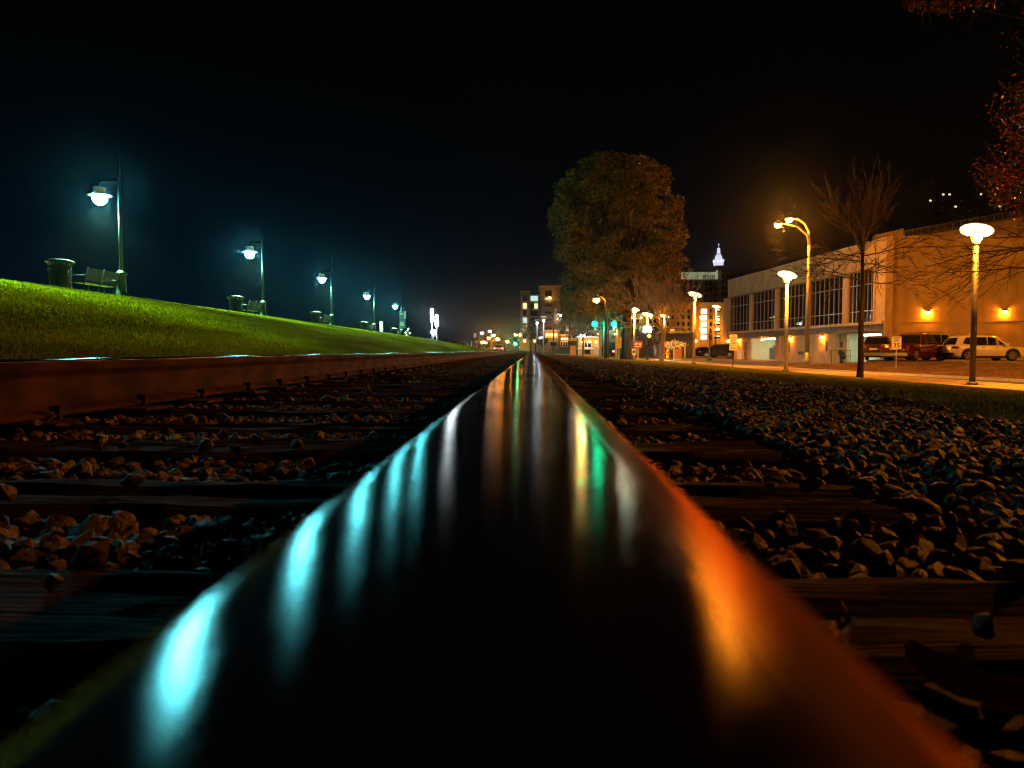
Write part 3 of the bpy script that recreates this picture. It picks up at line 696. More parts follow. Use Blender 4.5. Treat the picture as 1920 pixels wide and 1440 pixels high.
SOD = sodium((pt.x, Ys, pt.z), p_.z - pt.z, 'tall orange glowing street light with two curved arms in front of the building')
sodium((22.5, 16.0, -.55), 11.5, 'assumed tall orange street light added over the road beyond the right edge', R(10))  # unseen lamp assumed here, added for orange light on road and tree
sodium((39.5, 38.5, -.5), 11.0, 'assumed tall orange car park light added beyond the right edge of the picture', R(10))  # another unseen lamp, assumed and added to brighten the end wall

# ------------------------------------------------------------------ orange building
C0 = Vector((26.9, 57.0, 0)); E0 = Vector((24.1, 92.0, 0)); U = (E0 - C0).normalized(); LEN = (E0 - C0).length; N = Vector((-U.y, U.x, 0)); BZ = -0.86
def fac(px, py, v=0.0):
    r = Vector(ray(px, py)); o = Vector((0, 0, CAMZ)); q = C0 + N * v
    k = (q - o).dot(N) / r.dot(N); p = o + r * k; d = p - C0; return d.dot(U), p.z - BZ
bl = thing('parking_building', 'two storey orange lit concrete building with a dark window band and garage bays', 'building', (C0.x, C0.y, BZ), math.atan2(U.y, U.x))
HT = fac(1660, 447)[1]; B_BOT = fac(1640, 504)[1]; W_BOT = fac(1639, 603)[1]; L_BOT = W_BOT - .75
VR = -.85
print('bld', HT, B_BOT, W_BOT, LEN)
part('upper_band', MB().box(0.02, LEN, -.55, 0, B_BOT, HT), M['render'], bl)
part('coping', MB().box(-.02, LEN + .05, -.6, .06, HT, HT + .10), M['render2'], bl)
part('roof_slab', MB().box(.3, LEN - .1, -30, -.56, HT - .5, HT - .1), M['roof'], bl)
part('floor_ledge', MB().box(.3, LEN, -.8, .22, W_BOT - .22, W_BOT), M['render2'], bl)
part('soffit_beam', MB().box(.5, LEN - .1, VR - .2, -.05, L_BOT, W_BOT - .225), M['soffit'], bl)
part('upper_core', MB().box(.3, LEN - .2, -29, -1.2, L_BOT, HT - .52), M['darkpaint'], bl)
bays = [(1590, 1640), (1518, 1581), (1460, 1512), (1411, 1454), (1368.5, 1406)]
edges = []
for a, b in bays: edges.append((fac(b, 600, -.12)[0], fac(a, 600, -.12)[0]))
prev = 0.3
for i, (ua, ub) in enumerate(edges):
    part('pilaster', MB().box(prev, ua, -.30, -.004, W_BOT + .003, B_BOT - .003), M['render2'], bl)
    wd = part('window', MB().box(ua + .003, ub - .003, -.27, -.22, W_BOT + .01, B_BOT - .01), M['glass'], bl)
    nm = 7 if i < 3 else 6
    for k in range(nm + 1):
        u = ua + .06 + (ub - ua - .12) * k / nm
        part('mullion', MB().box(u - .035, u + .035, -.215, -.16, W_BOT + .01, B_BOT - .01), M['mullion'], wd)
    for fz in (.22, .74): 
        z = W_BOT + (B_BOT - W_BOT) * fz
        part('transom', MB().box(ua + .01, ub - .01, -.217, -.15, z - .035, z + .035), M['mullion'], wd)
    prev = ub
part('pilaster', MB().box(prev, LEN + .5, -.6, .35, L_BOT, B_BOT - .003), M['render2'], bl, 'end fin standing proud at the far end of the window band')
# lower wall with two garage openings
o1 = (fac(1453, 670, VR)[0], fac(1407, 670, VR)[0]); o2 = (fac(1651, 670, VR)[0], fac(1587, 670, VR)[0]); OT = fac(1430, 633, VR)[1]; OT = L_BOT - .12
print('open', o1, o2, OT, L_BOT)
for a, b in ((0.3, o2[0]), (o2[1], o1[0]), (o1[1], LEN - .1)):
    part('ground_floor_wall', MB().box(a, b, VR - .22, VR, -.3, L_BOT), M['render'], bl)
for a, b in (o1, o2):
    if L_BOT - OT > .02: part('lintel', MB().box(a, b, VR - .22, VR - .003, OT, L_BOT), M['render'], bl)
def room(a, b, dep, hh, extra):
    w = MB(); z0 = .02
    w.box(a - 1.5, b + 1.5, VR - dep - .1, VR - dep, z0, hh); w.box(a - 1.6, a - 1.5, VR - dep, VR - .23, z0, hh); w.box(b + 1.5, b + 1.6, VR - dep, VR - .23, z0, hh)
    part('garage_room', w, M['roomwall'], bl); part('garage_ceiling', MB().box(a - 1.5, b + 1.5, VR - dep, VR - .23, hh, hh + .1), M['white'], bl)
    part('garage_floor', MB().box(a - 1.5, b + 1.5, VR - dep, VR - .0, -.1, z0), M['concrete'], bl)
    for q in range(2):
        vv = VR - 1.4 - q * 2.6
        part('ceiling_light', MB().box(a + .1, b - .1, vv - .12, vv + .12, hh - .14, hh - .04), M['e_tube'], bl)
room(o1[0], o1[1], 6, OT, 0); room(o2[0], o2[1], 7, OT, 1)
part('garage_bin', MB().box(o1[0] + .1, o1[0] + 1.0, VR - 2.6, VR - 1.9, .02, 1.5), M['darkpaint'], bl)
part('garage_column', MB().box(o1[0] + 1.2, o1[0] + 1.7, VR - 2.2, VR - 1.8, .02, 1.35), M['ochre'], bl)
part('garage_machine', MB().box(o1[0] + 2.1, o1[1] - .6, VR - 3, VR - 2, .02, 1.4).box(o1[0] + 2.3, o1[1] - 1.0, VR - 2.9, VR - 2.2, 1.4, 1.65), M['darkpaint'], bl)
part('garage_sign', MB().box(o1[0] + 1.0, o1[1] - 1.3, VR - 5.95, VR - 5.9, 2.05, 2.2), M['ochre'], bl)
part('white_cabinet', MB().box(fac(1396, 670, VR)[0], fac(1388, 670, VR)[0], VR + .02, VR + .35, .0, 1.15), M['white'], bl)
for k in range(3): part('partition', MB().box(o2[0] + .5 + 1.7 * k, o2[0] + .75 + 1.7 * k, VR - 4.2, VR - 3.9, .02, OT), M['greenpaint'] if k == 1 else M['white'], bl)
part('low_wall', MB().box(o2[0] + .3, o2[1] - .3, VR - 3.0, VR - 2.8, .02, 1.3), M['darkpaint'], bl)
part('low_wall', MB().box(o2[0] + .3, o2[1] - .3, VR - 1.2, VR - 1.0, .02, .35), M['white'], bl)
for i_, (px, py, w, h) in enumerate(((1501, 662, .5, .32), (1577, 646, .35, .5), (1550, 649, .12, .9), (1480, 651, .12, .9))):
    u, z = fac(px, py, VR); part('vent_box', MB().box(u - w, u + w, VR + .0, VR + .05, z - h / 2, z + h / 2), M['darkpaint'], bl)
# wall behind the cars (faces the camera): world +X expressed in building axes
X_l = Vector((U.x, N.x, 0)); Y_l = Vector((U.y, N.y, 0))   # world axes in local (u,v)
def loc(dx, dy): q = X_l * dx + Y_l * dy; return (q.x, q.y)
def wallbox(x0, x1, y0, y1, z0, z1): return MB().prismz([loc(x0, y0), loc(x1, y0), loc(x1, y1), loc(x0, y1)], z0, z1)
part('end_wall', wallbox(0, 34, 0, .4, -.3, HT - .003), M['render'], bl)
part('end_pilaster', wallbox(-.22, .35, -.14, -.003, -.3, HT + .004), M['render2'], bl)
part('end_coping', wallbox(-.2, 34, -.08, .45, HT + .005, HT + .11), M['render2'], bl)
zj = P(1740, 604, 57).z - BZ
part('wall_joint', wallbox(.4, 34, -.02, -.002, zj, zj + .05), M['render2'], bl)
part('wall_joint', wallbox(8.2, 11.5, -.035, -.022, zj + .02, zj + .09), M['soffit'], bl)
def sconce(parent, u, v, z, ang):
    c = Vector((u, v, 0)); m = Matrix.Rotation(ang, 4, 'Z')
    def tr(mb): mb.v = [tuple((m @ Vector(p)) + Vector((u, v, z))) for p in mb.v]; return mb
    s_ = part('wall_or_fill_lamp', tr(MB().add([(-.2, 0, .12), (.2, 0, .12), (.2, .28, .02), (-.2, .28, .02), (-.2, 0, .16), (.2, 0, .16), (.2, .30, .06), (-.2, .30, .06)], [(3, 2, 1, 0), (4, 5, 6, 7), (0, 1, 5, 4), (1, 2, 6, 5), (2, 3, 7, 6), (3, 0, 4, 7)])), M['darkpaint'], parent)
    part('lamp_lens', tr(MB().box(-.13, .13, .03, .20, -.06, .015)), M['e_sconce'], s_)
for px, py in ((1385, 634), (1430, 629), (1482, 624), (1541, 620)):
    u, z = fac(px, py, VR + .1); sconce(bl, u, VR + .01, min(z, L_BOT - .28), 0)
for px, py in ((1740, 585), (1885, 584)):
    p_ = P(px, py, 56.9); q = loc(p_.x - C0.x, -.003); sconce(bl, q[0], q[1], p_.z - BZ, math.pi - math.atan2(U.y, U.x) )
# roof box and parking ramp behind with railing
q0 = P(1638, 443, 64); q1 = P(1694, 428, 62)
pr = thing('parking_ramp', 'concrete parking ramp with mesh railing rising to the right above the building roof', 'ramp', (C0.x, 66, BZ))
def rz(px, py, Y): p = P(px, py, Y); return (p.x - C0.x, p.z - BZ)
a, b, c, d = rz(1640, 447, 66), rz(1694, 428, 66), rz(1694, 452, 66), rz(1640, 452, 66)
part('stair_wall', MB().prism([rz(1640, 441, 66), rz(1694, 428, 66), rz(1694, 460, 66), rz(1640, 460, 66)], 0, .4), M['render'], pr)
part('ramp_wall', MB().prism([rz(1697, 446, 66), rz(1760, 436, 66), rz(1990, 392, 66), rz(1990, 460, 66), rz(1697, 460, 66)], .2, .6), M['render'], pr)
for k in range(20):
    px = 1697 + k * 15.3; t0 = 446 - (px - 1697) * .184; part('railing_post', MB().prism([(rz(px - .5, t0, 66)[0], rz(px, t0 + 3, 66)[1]), (rz(px + .6, t0, 66)[0], rz(px, t0 + 3, 66)[1]), (rz(px + .6, t0, 66)[0], rz(px, t0 - 13, 66)[1]), (rz(px - .5, t0, 66)[0], rz(px, t0 - 13, 66)[1])], .1, .16), M['mullion'], pr)
for dz in (-13, -1): part('railing_rail', MB().bar((rz(1697, 446 + dz, 66)[0], .1, rz(1697, 446 + dz, 66)[1]), (rz(1990, 392 + dz, 66)[0], .1, rz(1990, 392 + dz, 66)[1]), .06), M['mullion'], pr)
ms = MB()
for k in range(120):
    px = 1697 + k * 2.45; t0 = 446 - (px - 1697) * .184; x = rz(px, t0, 66)[0]; ms.bar((x, .13, rz(px, t0, 66)[1]), (x, .13, rz(px, t0 - 12, 66)[1]), .015)
part('mesh_infill', ms, M['mullion'], pr, kind='stuff')
for u in (4.3, 11.6, 19.0, 26.4): part('panel_joint', MB().box(u - .012, u + .012, 0.001, .006, B_BOT + .02, HT - .02), M['soffit'], bl)
part('trim_strip', MB().box(.3, LEN - .1, .002, .05, B_BOT - .02, B_BOT + .10), M['soffit'], bl)
for u in (o2[1] + 1.1, o1[0] - 1.4): part('downpipe', MB().tube([(u, VR + .07, 0), (u, VR + .07, L_BOT - .02)], .045, 6), M['render2'], bl)
part('door', MB().box(o1[1] + 1.2, o1[1] + 2.2, VR + .002, VR + .04, .02, 2.05), M['soffit'], bl)
a_, b_w = edges[0]
part('window_surround', MB().box(a_ - .25, a_ - .02, .0, .07, W_BOT + .01, B_BOT - .05), M['render2'], bl)
# ramp railing outside second garage
t = thing('ramp_handrail', 'dark pipe handrail in front of the right garage opening', 'railing', (0, 0, 0))
a = C0 + U * fac(1556, 672, .3)[0] + N * .3; b = C0 + U * fac(1596, 672, .3)[0] + N * .3; a.z = b.z = BZ
t.location = a; dv = b - a
part('rail_loop', MB().tube([(0, 0, .62), (0, 0, 1.0), tuple(dv * .04 + Vector((0, 0, 1.08))), tuple(dv + Vector((0, 0, 1.08)))], .03, 6).tube([(0, 0, .62), tuple(dv + Vector((0, 0, .62)))], .025, 6), M['darkpaint'], t)
for f in (.08, .5, .95): part('post', MB().tube([tuple(dv * f), tuple(dv * f + Vector((0, 0, 1.08)))], .03, 6), M['darkpaint'], t)
# dark shrub by the handrail
def leafcloud(n, c, rad, size, rs, squash=1.0):
    """n rhombic leaves spread in blobs: c (k,3), rad (k,)"""
    k = rs.randint(0, len(c), n); p = rs.normal(size=(n, 3)); p /= np.linalg.norm(p, axis=1)[:, None]; p *= (rs.rand(n) ** .45)[:, None] * rad[k][:, None]; p[:, 2] *= squash; p += c[k]
    Rm = rotm(n, rs); s = size * rs.uniform(.6, 1.4, n)
    base = np.array([[0, -.5, 0], [.28, 0, .06], [0, .5, 0], [-.28, 0, .06]])
    V = np.einsum('nij,vj->nvi', Rm, base) * s[:, None, None] + p[:, None, :]
    return V.reshape(-1, 3), np.arange(n * 4).reshape(-1, 4)
rsl = np.random.RandomState(21)
t = thing('dark_shrub', 'small dark shrub in a pot behind the handrail by the garage', 'shrub', (a + dv * .42) + N * -.3)
V, Fc = leafcloud(1500, np.array([[0, 0, .7], [.1, .05, .5], [-.12, 0, .85]]), np.array([.3, .25, .2]), .12, rsl)
o = link('foliage', quickmesh('foliage', V, Fc, M['darkpaint'], 4), t); part('pot', MB().lathe([(.14, 0), (.2, .3)], 10), M['darkpaint'], t)

# ------------------------------------------------------------------ cars
def car(label, loc, rz, paint, L=4.85, Wd=1.92, H=1.72, kind='suv', wb=2.9, r=.37, clad=True, lit=False):
    t = thing('parked_car', label, {'suv': 'car', 'pickup': 'pickup truck', 'sedan': 'car'}[kind], loc, rz)
    xr, xf = -wb / 2 - .05, wb / 2 - .05; x0, x1 = -L / 2, L / 2; hw = Wd / 2; gc = .22
    belt = {'suv': 1.02, 'pickup': 1.12, 'sedan': .90}[kind]
    def top(x):
        if kind == 'pickup': return belt + .02 if x < xf - .6 else belt + .02 - .10 * sstep(xf - .6, x1, x) - .25 * sstep(x1 - .15, x1, x)
        return belt + .03 * sstep(x0, x0 + .4, x) - .02 - .13 * sstep(xf - .9, x1 - .1, x) - .30 * sstep(x1 - .22, x1, x)
    def low(x):
        z = gc + .10 * sstep(x1 - .5, x1, x) + .12 * sstep(x0 + .45, x0, x)
        for c in (xr, xf):
            d = r * 1.2; q = abs(x - c)
            if q < d: z = max(z, r * .95 + math.sqrt(d * d - q * q) * .97)
        return z
    xsn = sorted(set([round(v, 3) for v in lin(x0, x1, 34)] + [round(c + s * r * 1.2 * math.cos(a), 3) for c in (xr, xf) for s in (1, -1) for a in lin(0.0, 1.5, 7)]))
    mb = MB(); vs = []; n = 10
    for x in xsn:
        w = hw * (1 - .10 * sstep(x1 - .7, x1, x) ** 1.5 - .06 * sstep(x0 + .5, x0, x)); zt = top(x); zl = min(low(x), zt - .08); m_ = zl + (zt - zl) * .55
        sec = [(0, zl), (w * .93, zl), (w * 1.0, zl + (zt - zl) * .15), (w * 1.01, m_), (w * .975, zt - .06), (w * .90, zt)]
        vs += [(x, y, z) for y, z in sec] + [(x, -y, z) for y, z in reversed(sec[1:])]
    n = 11
    fs = [(i * n + k, i * n + (k + 1) % n, (i + 1) * n + (k + 1) % n, (i + 1) * n + k) for i in range(len(xsn) - 1) for k in range(n)]
    fs += [tuple(reversed(range(n))), tuple((len(xsn) - 1) * n + k for k in range(n))]
    mb.add(vs, fs, True)
    # greenhouse
    if kind == 'suv': gp = [(x0 + .12, belt), (x0 + .42, H - .12), (x0 + .75, H - .02), (x0 + 1.9, H), (x0 + 2.7, H - .04), (x0 + 3.0, H - .12), (x0 + 3.72, belt + .0)]
    elif kind == 'pickup': gp = [(x0 + 1.9, belt), (x0 + 2.1, H - .1), (x0 + 2.4, H), (x0 + 3.5, H - .02), (x0 + 3.8, H - .1), (x0 + 4.5, belt)]
    else: gp = [(x0 + .55, belt), (x0 + 1.4, H - .08), (x0 + 1.9, H), (x0 + 2.6, H - .02), (x0 + 2.9, H - .08), (x0 + 3.7, belt)]
    def gw(z): return hw * (.90 - .20 * (z - belt) / (H - belt))
    vs = []
    for x, z in gp: vs += [(x, gw(belt) * (.96), belt - .05), (x, gw(z), z - .03 if z > belt else z), (x, gw(z) * .86, z), (x, -gw(z) * .86, z), (x, -gw(z), z - .03 if z > belt else z), (x, -gw(belt) * .96, belt - .05)]
    mb.add(vs, [(i * 6 + k, i * 6 + k + 1, (i + 1) * 6 + k + 1, (i + 1) * 6 + k) for i in range(len(gp) - 1) for k in range(5)] + [(0, 1, 2, 3, 4, 5), tuple(reversed([(len(gp) - 1) * 6 + k for k in range(6)]))])
    part('body', mb, paint, t)
    zb, zt_ = belt + .045, H - .15
    xa = gp[0][0]; xd = gp[-1][0]; xt0 = gp[1][0]; xt1 = gp[-2][0]
    def sidewin(pts):
        for s in (1, -1):
            mbw = MB(); n_ = len(pts)
            vs = [(x, s * (gw(z) + .012), z) for x, z in pts] + [(x, s * (gw(z) - .03), z) for x, z in pts]
            mbw.add(vs, [tuple(range(n_)), tuple(reversed(range(n_, 2 * n_)))] + [(i, n_ + i, n_ + (i + 1) % n_, (i + 1) % n_) for i in range(n_)]); part('side_window', mbw, M['carglass'], t)
    if kind == 'suv':
        sidewin([(x0 + .62, zb + .12), (x0 + .85, zt_), (x0 + 1.35, zt_ + .02), (x0 + 1.35, zb)]); sidewin([(x0 + 1.43, zb), (x0 + 1.43, zt_ + .02), (x0 + 2.2, zt_ + .02), (x0 + 2.2, zb)]); sidewin([(x0 + 2.28, zb), (x0 + 2.28, zt_ + .02), (x0 + 2.75, zt_), (x0 + 3.38, zb + .02)])
    elif kind == 'pickup':
        sidewin([(x0 + 2.2, zb), (x0 + 2.3, zt_), (x0 + 2.95, zt_), (x0 + 2.95, zb)]); sidewin([(x0 + 3.03, zb), (x0 + 3.03, zt_), (x0 + 3.6, zt_ - .02), (x0 + 4.15, zb)])
    else:
        sidewin([(x0 + 1.1, zb), (x0 + 1.5, zt_), (x0 + 2.1, zt_ + .02), (x0 + 2.1, zb)]); sidewin([(x0 + 2.18, zb), (x0 + 2.18, zt_ + .02), (x0 + 2.6, zt_), (x0 + 3.35, zb)])
    def slope(x_b, x_t, z0, z1, off):
        q = MB(); vs = []
        for o_ in (off, off * -2):
            for z, yy in ((z0, 1), (z1, 1), (z1, -1), (z0, -1)):
                f = (z - belt) / (gp[1][1] - belt); x = x_b + (x_t - x_b) * f; vs.append((x + o_, yy * gw(z) * .88, z))
        return q.add(vs, [(0, 1, 2, 3), (7, 6, 5, 4), (0, 4, 5, 1), (1, 5, 6, 2), (2, 6, 7, 3), (3, 7, 4, 0)])
    part('rear_window', slope(xa, xt0, belt + .07, gp[1][1] - .04, -.015), M['carglass'], t); part('windscreen', slope(xd, xt1, belt + .06, gp[-2][1] - .03, .015), M['carglass'], t)
    if kind == 'pickup': part('truck_bed', MB().box(x0 + .08, x0 + 1.8, -hw * .80, hw * .80, belt - .02, belt + .035), M['black'], t)
    for cx in (xr, xf):
        for s in (1, -1):
            w_ = part('wheel', MB().lathe([(r * .6, -.11), (r * .95, -.11), (r, -.07), (r, .07), (r * .95, .11), (r * .6, .11)], 24, (cx, s * (hw - .13), r), Matrix.Rotation(R(90), 4, 'X')), M['tyre'], t)
            rm = MB().lathe([(r * .66, -.005), (r * .66, .01)], 20, (cx, s * (hw - .02), r), Matrix.Rotation(R(90), 4, 'X'))
            rim = part('rim', rm, M['black'], w_)
            sp_ = MB().lathe([(r * .12, -.02), (r * .12, .02)], 10, (cx, s * (hw - .0), r), Matrix.Rotation(R(90), 4, 'X'))
            for k in range(5):
                a = 2 * math.pi * k / 5 + .3
                for da in (-.16, .16): sp_.bar((cx, s * (hw - .004), r), (cx + r * .64 * math.cos(a + da), s * (hw - .004), r + r * .64 * math.sin(a + da)), .03, .045)
            sp_.tube([(cx + r * .65 * math.cos(a), s * (hw - .01), r + r * .65 * math.sin(a)) for a in lin(0, 2 * math.pi, 21)], .018, 5)
            part('spokes', sp_, M['rim'], w_)
            if clad:
                arc = [(cx + r * 1.24 * math.cos(a), s * (hw * 1.0), r * .95 + r * 1.24 * math.sin(a)) for a in lin(-.2, math.pi + .2, 14)]
                part('arch_trim', MB().tube(arc, .035, 6), M['black'], t)
    if clad:
        for s in (1, -1): part('sill', MB().box(xr + r * 1.2, xf - r * 1.2, s * hw * .99 - .02, s * hw * .99 + .02, gc - .02, gc + .13), M['black'], t)
    part('rear_bumper', MB().box(x0 - .05, x0 + .14, -hw * .9, hw * .9, gc + .12, gc + .34), M['black'] if kind != 'pickup' else M['chrome'], t)
    part('front_bumper', MB().box(x1 - .15, x1 + .04, -hw * .86, hw * .86, gc + .08, gc + .28), M['black'] if kind != 'pickup' else M['chrome'], t)
    part('number_plate', MB().box(x0 - .05, x0 - .02, -.26, .26, belt - .38, belt - .24), M['plate'], t)
    for s in (1, -1):
        if kind == 'pickup': part('tail_light', MB().box(x0 - .02, x0 + .12, s * hw * .88 - .07, s * hw * .88 + .07, belt - .45, belt - .08), M['e_tailred'] if lit else M['taillamp'], t)
        else: part('tail_light', MB().box(x0 - .0, x0 + .30, s * hw * .80 - .16, s * hw * .80 + .20 * 1.0, belt - .20, belt - .04), M['e_tailred'] if lit else M['taillamp'], t)
        part('headlight', MB().box(x1 - .30, x1 - .05, s * hw * .74 - .18, s * hw * .74 + .17, belt - .30, belt - .17), M['headlamp'] if not lit else M['e_head'], t)
        part('mirror', MB().box(gp[-1][0] - .45, gp[-1][0] - .25, s * hw * 1.0 - .02 * s, s * (hw * 1.0 + .16), belt + .03, belt + .17) if s > 0 else MB().box(gp[-1][0] - .45, gp[-1][0] - .25, -(hw + .16), -hw + .02, belt + .03, belt + .17), paint, t)
    if kind == 'suv':
        for s in (1, -1): part('roof_rail', MB().tube([(x0 + .7, s * hw * .62, H), (x0 + .8, s * hw * .62, H + .05), (x0 + 2.5, s * hw * .62, H + .04), (x0 + 2.6, s * hw * .62, H - .01)], .02, 6), M['chrome'], t)
        for s in (1, -1):
            for xx in (x0 + 1.9, x0 + 2.75): part('door_handle', MB().box(xx - .1, xx + .1, s * hw * 1.0 - .015, s * hw * 1.0 + .03, belt - .14, belt - .11), M['chrome'], t)
    return t
pw = mat('white_car_paint', (.80, .83, .90), .25, coat=.6, noise=(.8, (.77, .80, .87), .4, .6)); pr_ = mat('dark_red_car_paint', (.09, .006, .006), .25, coat=.6); pk_ = mat('dark_pickup_paint', (.05, .02, .02), .25, coat=.6)
ps = mat('silver_car_paint', (.45, .45, .45), .28, metal=.5, coat=.5); pblk = mat('black_car_paint', (.012, .012, .015), .2, coat=.6)
z_cp = -.497
car('white crossover side on in front of the wall, partly behind the saucer lamp pole', (30.55, 51.0, z_cp), 0, pw, wb=2.89)
car('silver sport utility vehicle parked behind the white crossover', (29.0, 53.9, z_cp), R(12), ps, H=1.95, L=5.0, wb=2.95)
car('dark red pickup truck seen from behind between the sign and the white car', (26.3, 51.6, z_cp), R(38), pr_, L=5.7, Wd=2.0, H=1.88, kind='pickup', wb=3.6, r=.40, clad=False)
car('nearly black pickup truck parked left of the dark red pickup at the garage', (25.2, 54.7, z_cp), R(60), pk_, L=5.4, Wd=1.95, H=1.75, kind='pickup', wb=3.4, r=.40, clad=False)
for i, (x, y) in enumerate(((27.2, 47.9), (32.6, 48.1), (36, 47.6))):
    t = thing('wheel_stop', ['concrete wheel stop behind the speed limit sign', 'concrete wheel stop under the rear of the white crossover', 'concrete wheel stop at the right edge before the white crossover'][i], 'wheel stop', (x, y, z_cp), R(-6), 'wheel stops in the car park')
    part('block', MB().prism([(-.9, 0), (.9, 0), (.85, .12), (-.85, .12)], -.08, .08), M['kerb'], t); part('pin', MB().lathe([(.015, .12), (.015, .135)], 6), M['rust'], t)
q = P(1318, 669, 100); car('dark red sedan parked beyond the road left of the orange building', (q.x, 100, -.74), R(175), pr_, L=4.6, H=1.45, kind='sedan', wb=2.7, r=.33, clad=False)
q = P(1347, 669, 97); car('black utility vehicle parked at the near end of the far kerb by the building', (q.x, 97, -.74), R(160), pblk, L=4.8, H=1.75, clad=False)
q = P(935, 660, 150); car('distant car with lit red tail lamps on the street left of the rail end', (q.x, 150, -.15), R(92), ps, L=4.5, H=1.5, kind='sedan', wb=2.7, r=.33, clad=False, lit=True)
q = P(1120, 668, 105); car('distant car with lit white headlamps in front of the ochre house', (q.x, 105, -.7), R(-150), pblk, L=4.5, H=1.5, kind='sedan', wb=2.7, r=.33, clad=False, lit=True)

# ------------------------------------------------------------------ signs with writing
def text(body, size, loc, m, parent, name='lettering'):
    c = bpy.data.curves.new(name, 'FONT'); c.body = body; c.size = size; c.align_x = 'CENTER'; c.align_y = 'CENTER'; c.extrude = .002; c.materials.append(m); c.offset = size * .012
    o = bpy.data.objects.new(name, c); COL.objects.link(o); o.parent = parent; o.location = loc; o.rotation_euler = (R(90), 0, 0)
    dg = bpy.context.evaluated_depsgraph_get(); me_ = bpy.data.meshes.new_from_object(o.evaluated_get(dg)); o2 = bpy.data.objects.new(name, me_); COL.objects.link(o2); o2.parent = parent; o2.location = loc; o2.rotation_euler = (R(90), 0, 0); bpy.data.objects.remove(o); o2.name = name; return o2
def rrect(w, h, r, n=5):
    pts = []
    for cx, cy, a0 in ((w / 2 - r, h / 2 - r, 0), (-w / 2 + r, h / 2 - r, 90), (-w / 2 + r, -h / 2 + r, 180), (w / 2 - r, -h / 2 + r, 270)):
        for k in range(n): a = R(a0 + 90 * k / (n - 1)); pts.append((cx + r * math.cos(a), cy + r * math.sin(a)))
    return pts
def signpanel(name, w, h, cz, m, t, y=-.06, r=.04):
    return part(name, MB().prism([(x, z + cz) for x, z in rrect(w, h, r)], y, y + .02), m, t)
Yq = 38.5; b_ = P(1680, 690, Yq); tp = P(1680, 631, Yq); bt = P(1680, 654.5, Yq)
t = thing('speed_limit_sign', 'white speed limit 35 sign on a thin post in front of the dark pickup', 'road sign', b_, R(-28)); H_ = tp.z - b_.z; h_ = tp.z - bt.z
part('post', MB().box(-.025, .025, -.02, .02, -.3, H_ - .05), M['polebright'], t); signpanel('sign_face', .46, h_ + .02, H_ - h_ / 2, M['signwhite'], t); 
bd = MB(); w2, h2, cz = .43 / 2, h_ / 2 - .01, H_ - h_ / 2
for a in (((-w2, cz - h2), (w2, cz - h2)), ((-w2, cz + h2), (w2, cz + h2)), ((-w2, cz - h2), (-w2, cz + h2)), ((w2, cz - h2), (w2, cz + h2))): bd.bar((a[0][0], -.063, a[0][1]), (a[1][0], -.063, a[1][1]), .008)
part('border', bd, M['ink'], t)
text('SPEED', .11, (0, -.064, H_ - .10), M['ink'], t); text('LIMIT', .11, (0, -.064, H_ - .22), M['ink'], t); text('35', .34, (0, -.064, H_ - .46), M['ink'], t)
Yq = 36.5; b_ = P(1374, 692, Yq); tp = P(1374, 627, Yq)
t = thing('no_parking_sign', 'white no parking sign above a smaller panel on a thin post at the kerb', 'road sign', (b_.x, Yq, b_.z), R(-14)); H_ = tp.z - b_.z
part('post', MB().box(-.025, .025, -.02, .02, -.3, H_ - .05), M['polesteel'], t); signpanel('sign_face', .36, .53, H_ - .27, M['signwhite'], t); signpanel('lower_sign_face', .36, .23, H_ - .665, M['signwhite'], t)
text('NO', .085, (0, -.064, H_ - .07), M['redink'], t); text('PARKING', .075, (0, -.064, H_ - .17), M['redink'], t); text('ANY', .10, (0, -.064, H_ - .30), M['redink'], t); text('TIME', .10, (0, -.064, H_ - .43), M['redink'], t)
part('arrow', MB().prism([(-.12, H_ - .67), (-.06, H_ - .62), (-.06, H_ - .655), (.12, H_ - .655), (.12, H_ - .685), (-.06, H_ - .685), (-.06, H_ - .72)], -.066, -.061), M['redink'], t)
Yq = 56; b_ = P(1160, 677, Yq); tp = P(1160, 632, Yq)
t = thing('route_sign', 'yellow lit stack of two small signs left of the big tree trunk', 'road sign', (b_.x, Yq, b_.z)); H_ = tp.z - b_.z
part('post', MB().box(-.03, .03, -.02, .02, -.3, H_ - .05), M['polebright'], t); signpanel('sign_face', .40, .42, H_ - .22, M['signyellow'], t); signpanel('lower_sign_face', .40, .38, H_ - .66, M['signyellow'], t)
text('NO', .13, (0, -.064, H_ - .12), M['ink'], t); text('2', .18, (0, -.064, H_ - .30), M['ink'], t); part('arrow', MB().box(-.12, .12, -.066, -.061, H_ - .68, H_ - .64), M['ink'], t)
Yq = 50; b_ = P(1196, 678, Yq); tp = P(1196, 640, Yq)
t = thing('maroon_sign', 'maroon street information sign on a pale post right of the big tree trunk', 'sign', (b_.x, Yq, b_.z)); H_ = tp.z - b_.z
part('post', MB().box(-.05, .05, -.03, .03, -.3, H_ - .05), M['polebright'], t); signpanel('sign_face', .60, .48, H_ - .22, M['signmaroon'], t)
part('symbol', MB().box(-.2, -.05, -.066, -.061, H_ - .22, H_ - .10).box(.06, .2, -.066, -.061, H_ - .26, H_ - .12), M['signwhite'], t); part('symbol', MB().box(-.2, .2, -.066, -.061, H_ - .38, H_ - .33), M['signwhite'], t)
Yq = 53; b_ = P(1188, 677, Yq); tp = P(1188, 654, Yq)
t = thing('notice_board', 'small white notice with dark print low behind the maroon sign post', 'sign', (b_.x, Yq, b_.z)); H_ = tp.z - b_.z
part('legs', MB().box(-.03, .03, 0, .03, -.2, .3), M['polebright'], t); signpanel('sign_face', .28, .46, H_ - .23, M['signwhite'], t); part('print', MB().box(-.08, .08, -.066, -.061, H_ - .30, H_ - .12), M['ink'], t)
